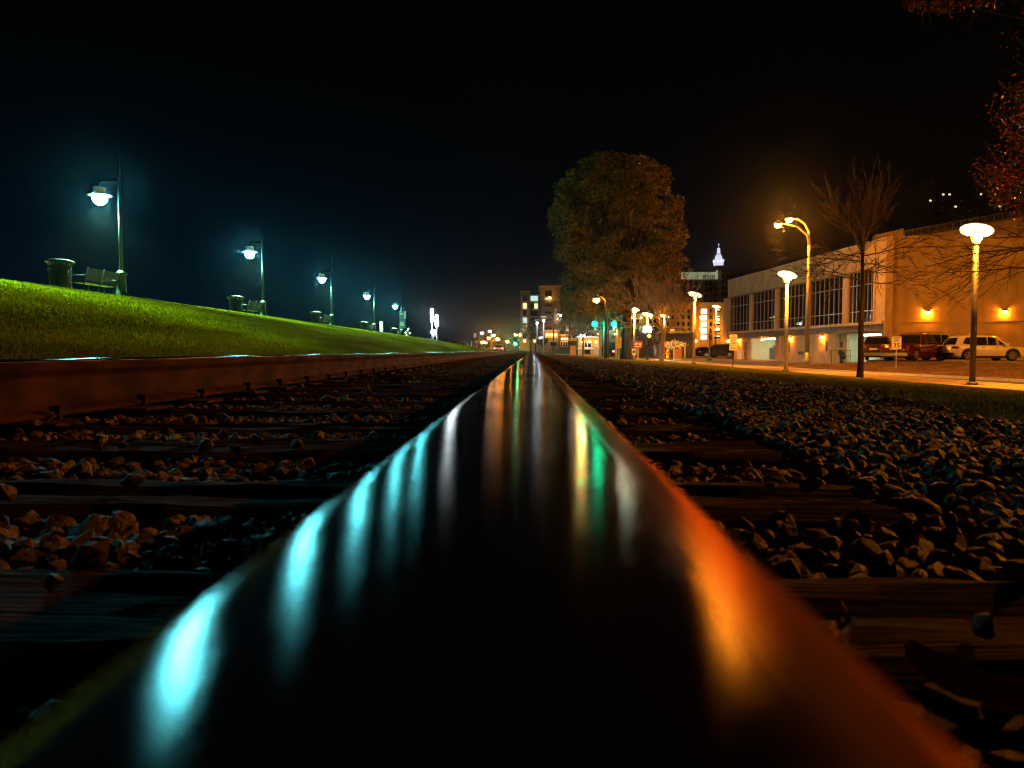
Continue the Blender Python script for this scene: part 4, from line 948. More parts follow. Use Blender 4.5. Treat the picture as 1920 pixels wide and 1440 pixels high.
Yq = 84; t = thing('shop_pillar', 'yellow lit masonry pillar with a bright yellow sign panel left of the ochre house', 'pillar', (P(1074, 670, Yq).x, Yq, P(1074, 671, Yq).z)); H_ = P(1074, 634, Yq).z - t.location.z
part('pillar', MB().box(-.35, .35, -.3, .3, 0, H_ * .62), M['ochre'], t); part('sign_panel', MB().box(-.42, .42, -.36, -.30, H_ * .86, H_), M['signyellow'], t); part('dark_panel', MB().box(-.36, .36, -.34, .3, H_ * .62, H_ * .855), M['darkpaint'], t)

# ------------------------------------------------------------------ trees
def grow(p, d, L, r, lev, prm, rnd, out):
    n = 4; pts = [p]; rad = [r]; q = p.copy(); dd = d.copy()
    for i in range(n):
        dd = (dd + Vector((rnd.uniform(-1, 1), rnd.uniform(-1, 1), rnd.uniform(-1, 1))) * prm['wob'] + Vector((0, 0, prm['up'][min(lev, len(prm['up']) - 1)]))).normalized()
        q = q + dd * L / n; pts.append(q.copy()); rad.append(max(prm['rmin'], r * (1 - (i + 1) / n * .45)))
    out.append((lev, pts, rad))
    if lev >= prm['lev']: return
    nc = prm['n'][min(lev, len(prm['n']) - 1)]
    for k in range(nc):
        f = .25 + .75 * (k + 1) / nc if lev else .45 + .55 * (k + 1) / nc
        i = min(n - 1, int(f * n - 1e-6)); bp = pts[i].lerp(pts[i + 1], f * n - i)
        ang = rnd.uniform(*prm['ang']); az_ = k * 2.4 + rnd.uniform(-.5, .5)
        u = dd.orthogonal().normalized(); v = dd.cross(u)
        nd = (dd * math.cos(ang) + (u * math.cos(az_) + v * math.sin(az_)) * math.sin(ang)).normalized()
        grow(bp, nd, L * prm['lr'] * rnd.uniform(.8, 1.15) * (1.15 - .4 * f * (lev > 0)), rad[i + 1] * prm['rr'], lev + 1, prm, rnd, out)
    if lev: grow(pts[-1], dd, L * .75, rad[-1] * .8, lev + 1, prm, rnd, out)
def tree_parts(t, out, bark, trunk_lev=0, brm=None):
    tr = MB(); br = MB()
    for lev, pts, rad in out: (tr if lev <= trunk_lev else br).tube(pts, rad, 9 if lev <= trunk_lev else (5 if lev < 3 else 3), cap=False)
    part('trunk', tr, bark, t); part('branches', br, brm or bark, t)
# big leafy tree
Yt = 50.0; bb = P(1175, 677, Yt); t = thing('oak_tree', 'large round leafy tree with dark trunk standing on the verge', 'tree', bb)
tab = [(303, 1120, 1165), (312, 1100, 1205), (322, 1078, 1235), (350, 1056, 1262), (400, 1024, 1280), (430, 1018, 1290), (470, 1036, 1284), (510, 1040, 1275), (540, 1043, 1255), (558, 1048, 1240), (574, 1052, 1200), (594, 1060, 1138)]
tw_ = [(P(0, y, Yt).z - bb.z, P(a, y, Yt).x - bb.x, P(b, y, Yt).x - bb.x) for y, a, b in tab]; tw_.reverse()
def crown(z):
    for (z0, a0, b0), (z1, a1, b1) in zip(tw_, tw_[1:]):
        if z0 <= z <= z1: f = (z - z0) / (z1 - z0); return a0 + (a1 - a0) * f, b0 + (b1 - b0) * f
    return None
rs = np.random.RandomState(5); cl = []; rd = []
while len(cl) < 330:
    z = rs.uniform(tw_[0][0], tw_[-1][0]); a, b = crown(z); c = (a + b) / 2; w = (b - a) / 2
    ang = rs.uniform(0, 6.283); rr = (rs.rand() ** .38); x, y = c + w * rr * math.cos(ang) * 1.0, w * rr * math.sin(ang) * .9
    cl.append((x, y, z)); rd.append(rs.uniform(.35, .85) * min(1, .35 + w / 3.6) * (.7 if z < tw_[0][0] + .8 else 1))
cl = np.array(cl); rd = np.array(rd)
V, Fc = leafcloud(78000, cl, rd, .17, rs, .8)
o = link('crown', quickmesh('crown', V, Fc, M['leaf'], 4), t)
tr = MB(); zc = P(0, 600, Yt).z - bb.z
tr.tube([(0, 0, -.3), (.0, 0, .05), (-.02, 0, .5), (-.05, 0, 1.4), (0, 0, zc), (.05, 0, zc + 1.8)], [.62, .50, .36, .29, .27, .22], 14, cap=False); part('trunk', tr, M['shadebark'], t)
br = MB(); rnd = random.Random(4)
for i in range(46):
    c = Vector(cl[rnd.randrange(len(cl))]); s0 = Vector((0, 0, zc + rnd.uniform(0, 2.2))); mid = s0.lerp(c, .5) + Vector((rnd.uniform(-.4, .4), rnd.uniform(-.4, .4), rnd.uniform(-.2, .5)))
    br.tube([s0, mid, c], [.20, .10, .03], 6, cap=False)
for i in range(90):     # fine shoots at the top
    c = Vector(cl[rnd.randrange(len(cl))]); d = (c - Vector((-.3, 0, 5.5)));
    if d.z < 1: continue
    d.normalize(); br.tube([c, c + d * rnd.uniform(.6, 1.15) + Vector((0, 0, .3))], [.02, .006], 3, cap=False)
part('branches', br, M['bark'], t)
# orange bare tree beside it
bb = P(1240, 684, 45); t = thing('bare_tree', 'vase shaped bare tree lit orange, right of the big leafy tree', 'tree', bb)
out = []; rnd = random.Random(12); hfork = P(0, 625, 45).z - bb.z
tr = [Vector((0, 0, -.2)), Vector((.02, 0, .5)), Vector((.05, 0, 1.2)), Vector((.12, 0, hfork))]; out.append((0, tr, [.22, .15, .13, .12]))
prm = dict(wob=.18, up=[.02, .06, .06, .05, .03], rmin=.016, lev=5, n=[3, 3, 3, 2, 2], ang=(.32, .62), lr=.66, rr=.72)
for k in range(8):
    a = k * 2.4; tl = rnd.uniform(.30, .95); d = Vector((math.cos(a) * math.sin(tl), math.sin(a) * math.sin(tl), math.cos(tl)))
    grow(tr[-1] - Vector((0, 0, rnd.uniform(0, .25))), d, 1.55, .06, 1, prm, rnd, out)
tree_parts(t, out, M['bark2'])
# bare tree in front of the building
bb = P(1612, 712, 25.6); t = thing('bare_tree', 'slim bare tree with drooping lower branches in front of the orange building', 'tree', bb)
out = []; rnd = random.Random(31); hz = lambda y: P(0, y, 25.6).z - bb.z
tr = [Vector((0, 0, -.2)), Vector((0, 0, .1)), Vector((.02, 0, .6)), Vector((.0, 0, 2.0)), Vector((.03, 0, hz(560))), Vector((.0, 0, hz(465)))]; out.append((0, tr, [.17, .12, .10, .085, .07, .05]))
prm = dict(wob=.14, up=[.0, .03, .06, .06, .05], rmin=.0085, lev=4, n=[3, 4, 3, 2], ang=(.3, .65), lr=.62, rr=.66)
for k in range(9):
    a = k * 2.4; tl = rnd.uniform(.12, .72); d = Vector((math.cos(a) * math.sin(tl), math.sin(a) * math.sin(tl), math.cos(tl))); grow(tr[-1] - Vector((0, 0, rnd.uniform(0, .35))), d, 1.12, .028, 1, prm, rnd, out)
prm2 = dict(wob=.17, up=[0, -.04, -.03, -.01], rmin=.008, lev=4, n=[3, 4, 3, 2], ang=(.3, .7), lr=.60, rr=.66)
for k in range(12):
    a = k * 2.4 + .4; tl = rnd.uniform(1.15, 1.5); d = Vector((math.cos(a) * math.sin(tl), math.sin(a) * math.sin(tl), math.cos(tl))); z = hz(rnd.uniform(475, 545)); grow(Vector((0, 0, z)), d, 1.25, .024, 1, prm2, rnd, out)
tree_parts(t, out, M['shadebark'], brm=M['bark'])
tips = np.array([list(p[-1]) for lev, p, r in out if lev >= 3]); idx = np.random.RandomState(2).randint(0, len(tips), 60)
V, Fc = leafcloud(90, tips[idx], np.full(60, .12), .06, rsl); o = link('last_leaves', quickmesh('last_leaves', V, Fc, M['leafred'], 4), t)
# tree at the right edge
t = thing('autumn_tree', 'tree with reddish sparse leaves reaching in from the right edge', 'tree', (14.9, 18.5, -.85)); o0 = Vector((14.9, 18.5, -.85))
cp = []
for px, py, Y, r in ((1905, 190, 17, .5), (1925, 240, 17.5, .7), (1900, 265, 17, .45), (1935, 320, 17.5, .7), (1890, 330, 18, .4), (1862, 335, 17, .35), (1848, 322, 17, .3), (1905, 370, 18, .5), (1925, 420, 18, .5), (1880, 372, 18, .3), (1960, 150, 17, .8), (1975, 250, 17, .8), (1985, 350, 17, .8), (1990, 60, 15, .9), (1845, -10, 14, .3), (1790, -2, 14, .28), (1735, -6, 13.5, .28), (1765, 8, 14, .16), (1712, 2, 13.5, .15), (1880, -60, 14, .7)):
    cp.append((P(px, py, Y) - o0, r))
V, Fc = leafcloud(2600, np.array([list(c) for c, r in cp]), np.array([r * 1.15 for c, r in cp]), .075, rs); link('crown', quickmesh('crown', V, Fc, M['leafred'], 4), t)
part('trunk', MB().tube([(0, 0, -.2), (0, 0, 2), (.05, 0, 4.2), (0, -.1, 6.5), (-.1, -.1, 9), (0, 0, 12)], [.30, .22, .19, .15, .10, .05], 10), M['bark'], t)
br = MB(); rnd = random.Random(9)
for c, r in cp:
    top_ = c.z > 6.3; s0 = Vector((0, 0, c.z + 2.6)) if top_ else Vector((0, 0, min(8.2, max(2.5, c.z * .72)))); mid = s0.lerp(c, .5) + Vector((0, 0, 1.4 if top_ else .25)); br.tube([s0, mid, c], [.06, .035, .012], 5, cap=False)
    for k in range(24):
        e = c + Vector((rnd.gauss(0, 1), rnd.gauss(0, 1), rnd.gauss(0, 1))) * r * .8; br.tube([c.lerp(mid, rnd.uniform(0, .3)), c.lerp(e, .5) + Vector((0, 0, .04)), e], [.010, .007, .004], 3, cap=False)
out = []; prm3 = dict(wob=.12, up=[0, -.03, -.02, .0], rmin=.005, lev=4, n=[3, 4, 3, 2], ang=(.3, .75), lr=.62, rr=.62)
for px, py, Y in ((1990, 470, 18), (1985, 440, 18.5), (1990, 500, 17.5), (1985, 455, 17)):
    s0 = P(px, py, Y) - o0; d = Vector((-1, rnd.uniform(-.1, .1), rnd.uniform(-.12, .12))).normalized(); grow(s0, d, 1.5, .028, 1, prm3, rnd, out); br.tube([Vector((0, 0, 3.4)), s0], [.05, .03], 5)
for lev, p, rr in out: br.tube(p, rr, 4, cap=False)
part('branches', br, M['bark'], t)
# smaller trees by the far houses
def small_tree(px, base, top, Y, label, seed, leafm=None, w=2.2, nl=4000, bark='bark2', nb=7):
    b0 = P(px, base, Y); H = P(px, top, Y).z - b0.z; t = thing('street_tree', label, 'tree', b0, 0, 'small street trees'); out = []; rnd = random.Random(seed)
    tr = [Vector((0, 0, -.2)), Vector((.05, 0, H * .2)), Vector((0, 0, H * .34))]; out.append((0, tr, [.16, .13, .11]))
    prm = dict(wob=.12, up=[0, .04, .05, .04], rmin=.02, lev=4, n=[3, 3, 3], ang=(.3, .65), lr=.64, rr=.7)
    for k in range(nb):
        a = k * 2.4; tl = rnd.uniform(.25, .9); grow(tr[-1], Vector((math.cos(a) * math.sin(tl), math.sin(a) * math.sin(tl), math.cos(tl))), H * .27, .06, 1, prm, rnd, out)
    tree_parts(t, out, M[bark])
    if leafm:
        tips = np.array([list(p[-1]) for lev, p, r in out if lev >= 2]); r_ = np.random.RandomState(seed); idx = r_.randint(0, len(tips), 120)
        V, Fc = leafcloud(nl, tips[idx], np.full(120, H * .06), .16, r_); link('crown', quickmesh('crown', V, Fc, leafm, 4), t)
    return t
small_tree(1093, 672, 552, 78, 'orange lit half bare tree in front of the ochre house', 3, M['leafdry'], nl=5000)
small_tree(1068, 668, 575, 95, 'thin leafy tree left of the ochre house by the yellow pillar', 5, M['leafdry'], nl=4200)
small_tree(1125, 668, 572, 86, 'thin leafy tree left of the traffic signal poles', 8, M['leafdry'], nl=3000)
small_tree(994, 662, 595, 150, 'dim leafless tree in front of the apartment block corner', 9, M['leaf'], nl=3500, bark='bark')
small_tree(1018, 660, 632, 100, 'low palm like plant beside the funnel topped lamps', 10, M['leaf'], nl=1500, bark='bark')
small_tree(1285, 664, 628, 100, 'small sparse shrub tree right of the brick planter', 15, None)
small_tree(1228, 664, 636, 92, 'low bushy plant lit yellow behind the bare orange tree', 16, M['leafdry'], nl=1800)
# planter with pale ornamental tree, hydrant
Yq = 66; b0 = P(1270, 672, Yq); t = thing('brick_planter', 'square brick planter pedestal right of the hydrant', 'planter', b0)
w = P(1277, 0, Yq).x - P(1263, 0, Yq).x; h = P(1270, 655, Yq).z - b0.z; bw = w / 3
part('core', MB().box(-w / 2 + .03, w / 2 - .03, -w / 2 + .03, w / 2 - .03, -.1, h - .06), M['kerb'], t); part('cap', MB().box(-w / 2 - .03, w / 2 + .03, -w / 2 - .03, w / 2 + .03, h - .06, h + .02), M['brick'], t)
bk = MB().box(-bw / 2 + .008, bw / 2 - .008, 0, .03, -.045, .045).mesh('brick', M['brick'])
for r_i in range(int((h - .1) / .10)):
    for c_i in range(3): link('brick', bk, t, (-w / 2 + bw * (c_i + .5), -w / 2, .05 + r_i * .10)); link('brick', bk, t, (-w / 2 + .03, -w / 2 + bw * (c_i + .5), .05 + r_i * .10), (0, 0, R(90)))
b1 = P(1264, 668, 66.8); t = thing('pale_ornamental_tree', 'small pale umbrella shaped ornamental tree behind the brick planter', 'tree', b1); out = []; rnd = random.Random(3)
H = P(1264, 645, 66.8).z - b1.z; out.append((0, [Vector((0, 0, 0)), Vector((-.05, 0, H * .4)), Vector((.02, 0, H * .75))], [.07, .06, .05])); prm = dict(wob=.15, up=[0, .0, -.05], rmin=.016, lev=3, n=[3, 3, 2], ang=(.4, .8), lr=.6, rr=.7)
for k in range(6): a = k * 1.05; grow(Vector((0, 0, H * .7)), Vector((math.cos(a) * .8, math.sin(a) * .8, .45)).normalized(), .55, .04, 1, prm, rnd, out)
tree_parts(t, out, M['white']); tips = np.array([list(p[-1]) for l_, p, r in out if l_ >= 2]); V, Fc = leafcloud(700, tips, np.full(len(tips), .12), .10, rsl); link('crown', quickmesh('crown', V, Fc, M['white'], 4), t)
b0 = P(1252, 672, 64); t = thing('fire_hydrant', 'small yellow fire hydrant left of the brick planter', 'hydrant', b0)
part('barrel', MB().lathe([(.16, 0), (.16, .05), (.11, .06), (.11, .55), (.15, .57), (.14, .65), (.05, .76), (.03, .82)], 12), M['yellow'], t); part('outlet', MB().lathe([(.06, -.2), (.06, .2)], 8, (0, 0, .42), Matrix.Rotation(R(90), 4, 'Y')), M['yellow'], t)

# ------------------------------------------------------------------ traffic signals
def signal(parent, x, y, z, s, lit, em):
    hh = part('signal_head', MB().box(x - .22 * s, x + .22 * s, y, y + .2 * s, z - .55 * s, z + .55 * s), M['black'], parent)
    for k, dz in enumerate((.36, 0, -.36)):
        part('lens', MB().lathe([(.15 * s, 0), (.14 * s, .05 * s), (.05 * s, .08 * s)], 12, (x, y - .02, z + dz * s), Matrix.Rotation(R(90), 4, 'X')), em if k == lit else M['darkpaint'], hh)
        part('visor', MB().add([(x + .17 * s * math.cos(a), y - yy * .2 * s, z + dz * s + .17 * s * math.sin(a)) for yy in (0, 1) for a in lin(0, math.pi, 7)], [(i, i + 1, i + 8, i + 7) for i in range(6)]), M['black'], hh)
Yq = 72; t = thing('traffic_signal', 'traffic signal mast with two green lights left of the big tree trunk', 'traffic light', P(1133, 671, Yq)); o_ = t.location.copy()
part('pole', MB().tube([(0, 0, -.2), (0, 0, P(0, 585, Yq).z - o_.z)], .10, 10), M['polebright'], t); zz = P(0, 596, Yq).z - o_.z
x1_ = P(1115, 607, Yq); x2_ = P(1151, 607, Yq)
part('mast_arm', MB().tube([(x1_.x - o_.x - .4, 0, zz + .1), (x2_.x - o_.x + .3, 0, zz + .1)], .05, 8), M['polebright'], t)
for q in (x1_, x2_): signal(t, q.x - o_.x, -.1, q.z - o_.z + .47, 1.3, 2, M['e_green'])
Yq = 74
t = thing('utility_pole', 'slim pale pole between the traffic signal mast and the route sign', 'pole', P(1141, 671, Yq)); part('shaft', MB().tube([(0, 0, -.2), (0, 0, 4.6)], .08, 8), M['polesteel'], t); part('cap', MB().lathe([(.1, 4.6), (.03, 4.7)], 8), M['polesteel'], t)
t = thing('utility_pole', 'orange lit pole right beside the route sign', 'pole', P(1155, 674, 62)); part('shaft', MB().tube([(0, 0, -.2), (0, 0, 2.6)], .09, 8), M['polebright'], t); part('cap', MB().lathe([(.11, 2.6), (.03, 2.7)], 8), M['polebright'], t)
Yq = 75; t = thing('traffic_signal', 'traffic signal with one red light right of the big tree trunk', 'traffic light', P(1213, 672, Yq)); o_ = t.location.copy(); q = P(1217, 632, Yq)
part('pole', MB().tube([(0, 0, -.2), (0, 0, q.z - o_.z + .8)], .09, 8), M['darkpaint'], t); signal(t, q.x - o_.x, -.12, q.z - o_.z - .3, 1.15, 0, M['e_red'])
Yq = 250; 
for i, (px, col, lb) in enumerate(((966, 'e_green', 'farthest left green traffic light above the rail end'), (985, 'e_green', 'farthest right green traffic light above the rail end'))):
    b0 = P(px, 658, Yq); q = P(px, 645, Yq); t = thing('traffic_signal', lb, 'traffic light', b0, 0, 'distant green signals'); part('pole', MB().tube([(.5, .3, -.3), (.5, .3, q.z - b0.z + 1.2)], .12, 6), M['polesteel'], t); signal(t, 0, 0, q.z - b0.z + .8, 2.0, 2, M[col])
# far sodium lamps and white lamps
def far_lamp(px, py, base, Y, m, label, r, arm=-1, grp='distant street lights', off=.9, pole='polesteel', low=None):
    b0 = P(px, base, Y); q = P(px, py, Y); H = q.z - b0.z; t = thing('distant_street_light', label, 'street lamp', (b0.x - arm * off, Y, b0.z), 0, grp)
    part('pole', MB().tube([(0, 0, -.3), (0, 0, H), (arm * .3, 0, H + .25), (arm * off * .8, 0, H + .3)], [.11, .08, .06, .05], 8), M[pole], t)
    part('lamp_head', MB().lathe([(r, H + .05), (r * 1.15, H + .1), (r * .4, H + .25)], 10, (arm * off, 0, 0)), M['polesteel'], t); part('lamp_lens', MB().lathe([(r, H + .05), (r * .9, H - r * .5), (r * .3, H - r)], 8, (arm * off, 0, 0)), m, t)
far_lamp(1118, 562, 672, 43, M['e_sod2'], 'orange street light glowing in front of the lower crown of the big tree', .17, -1, off=.55)
for px, py, Y, w in ((905, 641, 230, 'lower leftmost'), (911, 642, 240, 'second lowest'), (917, 633, 215, 'middle'), (925, 628, 200, 'highest'), (933, 635, 195, 'rightmost of the close cluster of'), (951, 640, 260, 'lone small')):
    far_lamp(px, py, 659, Y, M['e_farsod'], w + ' orange street light left of the rail vanishing point' if 'cluster' not in w else w + ' orange street lights left of the rail end', .40, 1, 'distant orange street lights')
for px, py, Y, w in ((967, 627, 300, 'left'), (976, 627, 300, 'right')):
    far_lamp(px, py, 659, Y, M['e_farsod'], w + ' one of a pair of orange lights above the distant green signals', .40, 1, 'distant orange street lights')
for px, py, Y, lb in ((904, 624, 190, 'left of two distant white street lights beside the far bank'), (919, 621, 205, 'right of two distant white street lights above the orange cluster'), (1051, 590, 95, 'round white light in front of the apartment block'), (1082, 574, 90, 'round white light among the lower leaves of the big tree'),
                      (1147, 583, 78, 'white light just above the right green signal'), (1014, 633, 130, 'small white light between the funnel topped lamps'), (1092, 628, 88, 'small white light beside the ochre house roof')):
    far_lamp(px, py, 660 if Y > 120 else 668, Y, M['e_farwhite'], lb, .26, 1, 'distant white street lights')
q = P(1213, 618, 78); t = thing('floodlight', 'glaring white floodlight on a pole right of the big tree trunk', 'floodlight', P(1213, 670, 78)); H = q.z - t.location.z
part('pole', MB().tube([(0, .2, -.2), (0, .2, H)], .08, 8), M['polesteel'], t); part('housing', MB().box(-.42, .42, .02, .3, H - .3, H + .35), M['darkpaint'], t); part('lens', MB().box(-.36, .36, -.03, .017, H - .25, H + .3), M['e_flood'], t)
t = thing('mast_sign_pole', 'slim leaning pole with a small pale sign left of the far white lights', 'pole', P(889, 655, 120)); part('shaft', MB().tube([(0, 0, -.3), (.25, 0, 3.7)], .05, 6), M['polesteel'], t); part('sign', MB().box(-.05, .38, -.08, -.04, 1.9, 2.6), M['signwhite'], t)
b0 = P(1293, 672, 68); 
t = thing('bollard_light', 'short yellow lit post lamp right of the brick planter', 'post', P(1284, 672, 68)); part('post', MB().tube([(0, 0, -.1), (0, 0, 1.15)], .06, 8), M['yellow'], t); part('arm', MB().tube([(0, 0, 1.15), (.35, 0, 1.25)], .03, 6), M['polebright'], t)
t = thing('dark_lamp_post', 'dark ornamental post in front of the parked cars', 'post', P(1330, 674, 66)); part('shaft', MB().lathe([(.2, -.1), (.16, .1), (.06, .25), (.05, 1.9), (.12, 2.0), (.1, 2.3), (.02, 2.4)], 10), M['darkpaint'], t); part('arm', MB().tube([(-.9, 0, 1.75), (.1, 0, 1.75)], .025, 6), M['darkpaint'], t)

# ------------------------------------------------------------------ background buildings
def winrow(t, xs, zs, w, h, y, lit=None, m='winddark', sill=True):
    me_ = MB().box(-w / 2, w / 2, -.05, .02, -h / 2, h / 2).mesh('window', M[m]); cache = {}
    for i, x in enumerate(xs):
        for j, z in enumerate(zs):
            k = lit.get((i, j)) if lit else None
            if k and k not in cache: cache[k] = MB().box(-w / 2, w / 2, -.06, .02, -h / 2, h / 2).mesh('window', M[k])
            o = link('window', cache[k] if k else me_, t, (x, y, z))
            if k: o['label'] = 'lit window'
def frame_of(Y, x_ref): 
    return lambda px, py: (P(px, py, Y).x - x_ref, P(px, py, Y).z)
# apartment block
Y = 200; A0 = P(976, 657, Y); t = thing('apartment_block', 'seven storey apartment block with a few lit windows behind the funnel topped lamps', 'building', (A0.x, Y, -.6)); f = lambda px, py: (P(px, py, Y).x - A0.x, P(px, py, Y).z + .6)
x0, z1 = f(976, 548); x1, _ = f(993, 548); x2, zt = f(1013, 540); x3, zt2 = f(1050, 540); x4, _ = f(1180, 560); 
part('left_wing', MB().box(x0, x1, 0, 14, 0, z1), M['aptwall'], t); part('middle_wing', MB().box(x1 + .01, x2, 2, 14, 0, z1 - .5), M['aptwall'], t); part('tower_wing', MB().box(x2 + .01, x3, -1.5, 14, 0, zt), M['aptwall'], t); part('right_wing', MB().box(x3 + .01, x4, 1, 14, 0, f(0, 556)[1]), M['aptwall2'], t)
part('cornice', MB().box(x2 - .4, x3 + .4, -2.2, 14.3, zt + .02, zt + .5), M['render2'], t); part('cornice', MB().box(x0 - .1, x1 + .1, -.3, 14, z1 + .02, z1 + .4), M['render2'], t)
zrow = [f(0, y)[1] for y in (561, 575, 588, 602, 616, 630)]
winrow(t, [f(984.5, 0)[0]], zrow, 1.1, 1.5, 0, {(0, 1): 'e_winw', (0, 3): 'e_winc', (0, 4): 'e_winw'}); winrow(t, [f(999, 0)[0], f(1006, 0)[0]], zrow, 1.0, 1.5, 2, {(0, 0): 'e_winc', (1, 0): 'e_winc', (1, 1): 'e_winw'})
winrow(t, [f(x, 0)[0] for x in (1026, 1032.5)], [f(0, y)[1] for y in (553, 566, 579, 592, 605, 618)], .85, 1.4, -1.5, {(0, 1): 'e_winc', (1, 1): 'e_winw'})
winrow(t, [f(x, 0)[0] for x in range(1058, 1176, 9)], zrow, 1.0, 1.5, 1, {(1, 4): 'e_winw', (4, 5): 'e_winc', (7, 4): 'e_winw', (9, 5): 'e_winw', (11, 4): 'e_winc'})
for y in (566, 579, 592, 605): part('balcony', MB().box(f(1022, 0)[0], f(1038, 0)[0], -2.6, -1.53, f(0, y + 5)[1], f(0, y + 4.4)[1] + .9), M['mullion'], t)
for y in (568, 582, 596): part('balcony', MB().box(x1 + .1, x2 - .1, .6, 1.97, f(0, y)[1], f(0, y)[1] + .3), M['mullion'], t)
for px_, py_ in ((984, 640), (1003, 640), (1030, 628), (1045, 600), (1070, 612), (1100, 612), (1030, 560)):  # added fill lamps that brighten the apartment walls
    q_ = f(px_, py_); part('wall_or_fill_lamp', MB().lathe([(.1, .25), (.3, .1), (.26, -.1), (.1, -.2)], 8, (q_[0], -3.4, q_[1])), M['e_wallfill'], t); part('fill_lamp_bracket', MB().bar((q_[0], -3.4, q_[1] + .28), (q_[0], 1.5, q_[1] + .4), .12), M['darkpaint'], t)
# low shop building A
def lowhouse(px0, px1, top, base, Y, label, wall, name='low_house', wins=(), trims=()):
    A = P(px0, base, Y); t = thing(name, label, 'building', (A.x, Y, A.z)); f = lambda px, py: (P(px, py, Y).x - A.x, P(px, py, Y).z - A.z)
    part('wall', MB().box(0, f(px1, 0)[0], 0, 7, -.2, f(0, top)[1]), M[wall], t); part('roof', MB().box(-.15, f(px1, 0)[0] + .15, -.25, 7.1, f(0, top)[1] + .01, f(0, top)[1] + .22), M['white'], t)
    for q_ in (.2, .5, .8):  # lamps added under the eaves to light the house fronts
        xx = f(px1, 0)[0] * q_; zz_ = f(0, top)[1] - .5; part('house_fill_lamp', MB().lathe([(.05, zz_ + .1), (.13, zz_), (.08, zz_ - .12)], 8, (xx, -.45, 0)), M['e_housefill'], t); part('fill_lamp_arm', MB().bar((xx, -.45, zz_ + .12), (xx, 0, zz_ + .2), .04), M['darkpaint'], t)
    for (a, b, c, d, m, nm) in wins:
        part(nm, MB().box(f(a, 0)[0], f(b, 0)[0], -.08, .02, f(0, d)[1], f(0, c)[1]), M[m], t)
    return t, f
t, f = lowhouse(1021, 1049, 622, 656, 115, 'two storey shop house with a white balustrade band left of the teal fence', 'ochre', wins=[(1033, 1046, 641, 650, 'winddark', 'window'), (1023, 1048, 626.5, 628, 'white', 'balustrade_rail'), (1023, 1048, 633, 634, 'white', 'balustrade_rail')])
for k in range(9): a = 1024 + k * 2.7; part('baluster', MB().box(f(a, 0)[0], f(a + 1.2, 0)[0], -.06, .02, f(0, 633)[1], f(0, 628)[1]), M['white'], t)
for a, b, c, d in ((1032, 1047, 640, 641), (1032, 1047, 650, 651), (1032, 1033, 641, 650), (1046, 1047, 641, 650), (1039, 1040, 641, 650)): part('window_frame', MB().box(f(a, 0)[0], f(b, 0)[0], -.12, -.081, f(0, d)[1], f(0, c)[1]), M['white'], t)
t, f = lowhouse(1051, 1068, 630, 656, 118, 'dark low house with white framed windows above the teal fence', 'aptwall2', wins=[(1053, 1067, 641, 650, 'winddark', 'window')])
for a in (1053, 1057.5, 1062, 1066.5): part('window_frame', MB().box(f(a - .5, 0)[0], f(a + .5, 0)[0], -.12, -.081, f(0, 650)[1], f(0, 641)[1]), M['white'], t)
for c in (640.5, 650): part('window_frame', MB().box(f(1052.5, 0)[0], f(1067, 0)[0], -.12, -.081, f(0, c + .8)[1], f(0, c)[1]), M['white'], t)
t, f = lowhouse(1084, 1129, 634, 671, 92, 'ochre two storey house with a white framed upper window behind the orange tree', 'ochre', wins=[(1094, 1112, 642, 651, 'winddark', 'window'), (1094, 1110, 656, 664, 'winddark', 'shop_window'), (1118, 1126, 640, 668, 'render2', 'bay'), (1085, 1128, 653, 654.5, 'white', 'string_course')])
for a in (1094, 1099, 1104, 1111.5): part('window_frame', MB().box(f(a - .4, 0)[0], f(a + .5, 0)[0], -.12, -.081, f(0, 651)[1], f(0, 642)[1]), M['white'], t)
for c in (641, 651): part('window_frame', MB().box(f(1093, 0)[0], f(1112.5, 0)[0], -.12, -.081, f(0, c + .9)[1], f(0, c)[1]), M['white'], t)
t, f = lowhouse(1110, 1168, 622, 672, 125, 'grey commercial block with dark open ground floor behind the signal poles', 'aptwall', wins=[(1134, 1166, 642, 671, 'black', 'dark_opening'), (1113, 1118, 627, 633, 'winddark', 'window'), (1121, 1126, 627, 633, 'winddark', 'window'), (1140, 1146, 627, 634, 'winddark', 'window'), (1150, 1156, 627, 634, 'winddark', 'window')])
t, f = lowhouse(1172, 1236, 592, 672, 130, 'grey office facade lit white by the floodlight right of the tree trunk', 'aptwall', wins=[(a, a + 5, c, c + 7, 'winddark', 'window') for a in (1180, 1189, 1198, 1222, 1230) for c in (600, 614, 628, 642)])
t = thing('teal_fence', 'dark teal corrugated fence panel below the dark low house', 'fence', P(1037, 667, 84)); o_ = t.location; L = P(1067, 0, 84).x - o_.x
for k in range(8):
    z0, z1_ = P(0, 656 - k * .55, 84).z - o_.z, 0; part('sheet', MB().box(L * k / 8, L * (k + 1) / 8 - .015, -.02 - .02 * (k % 2), .02, -.3, z0), M['teal_panel'], t)
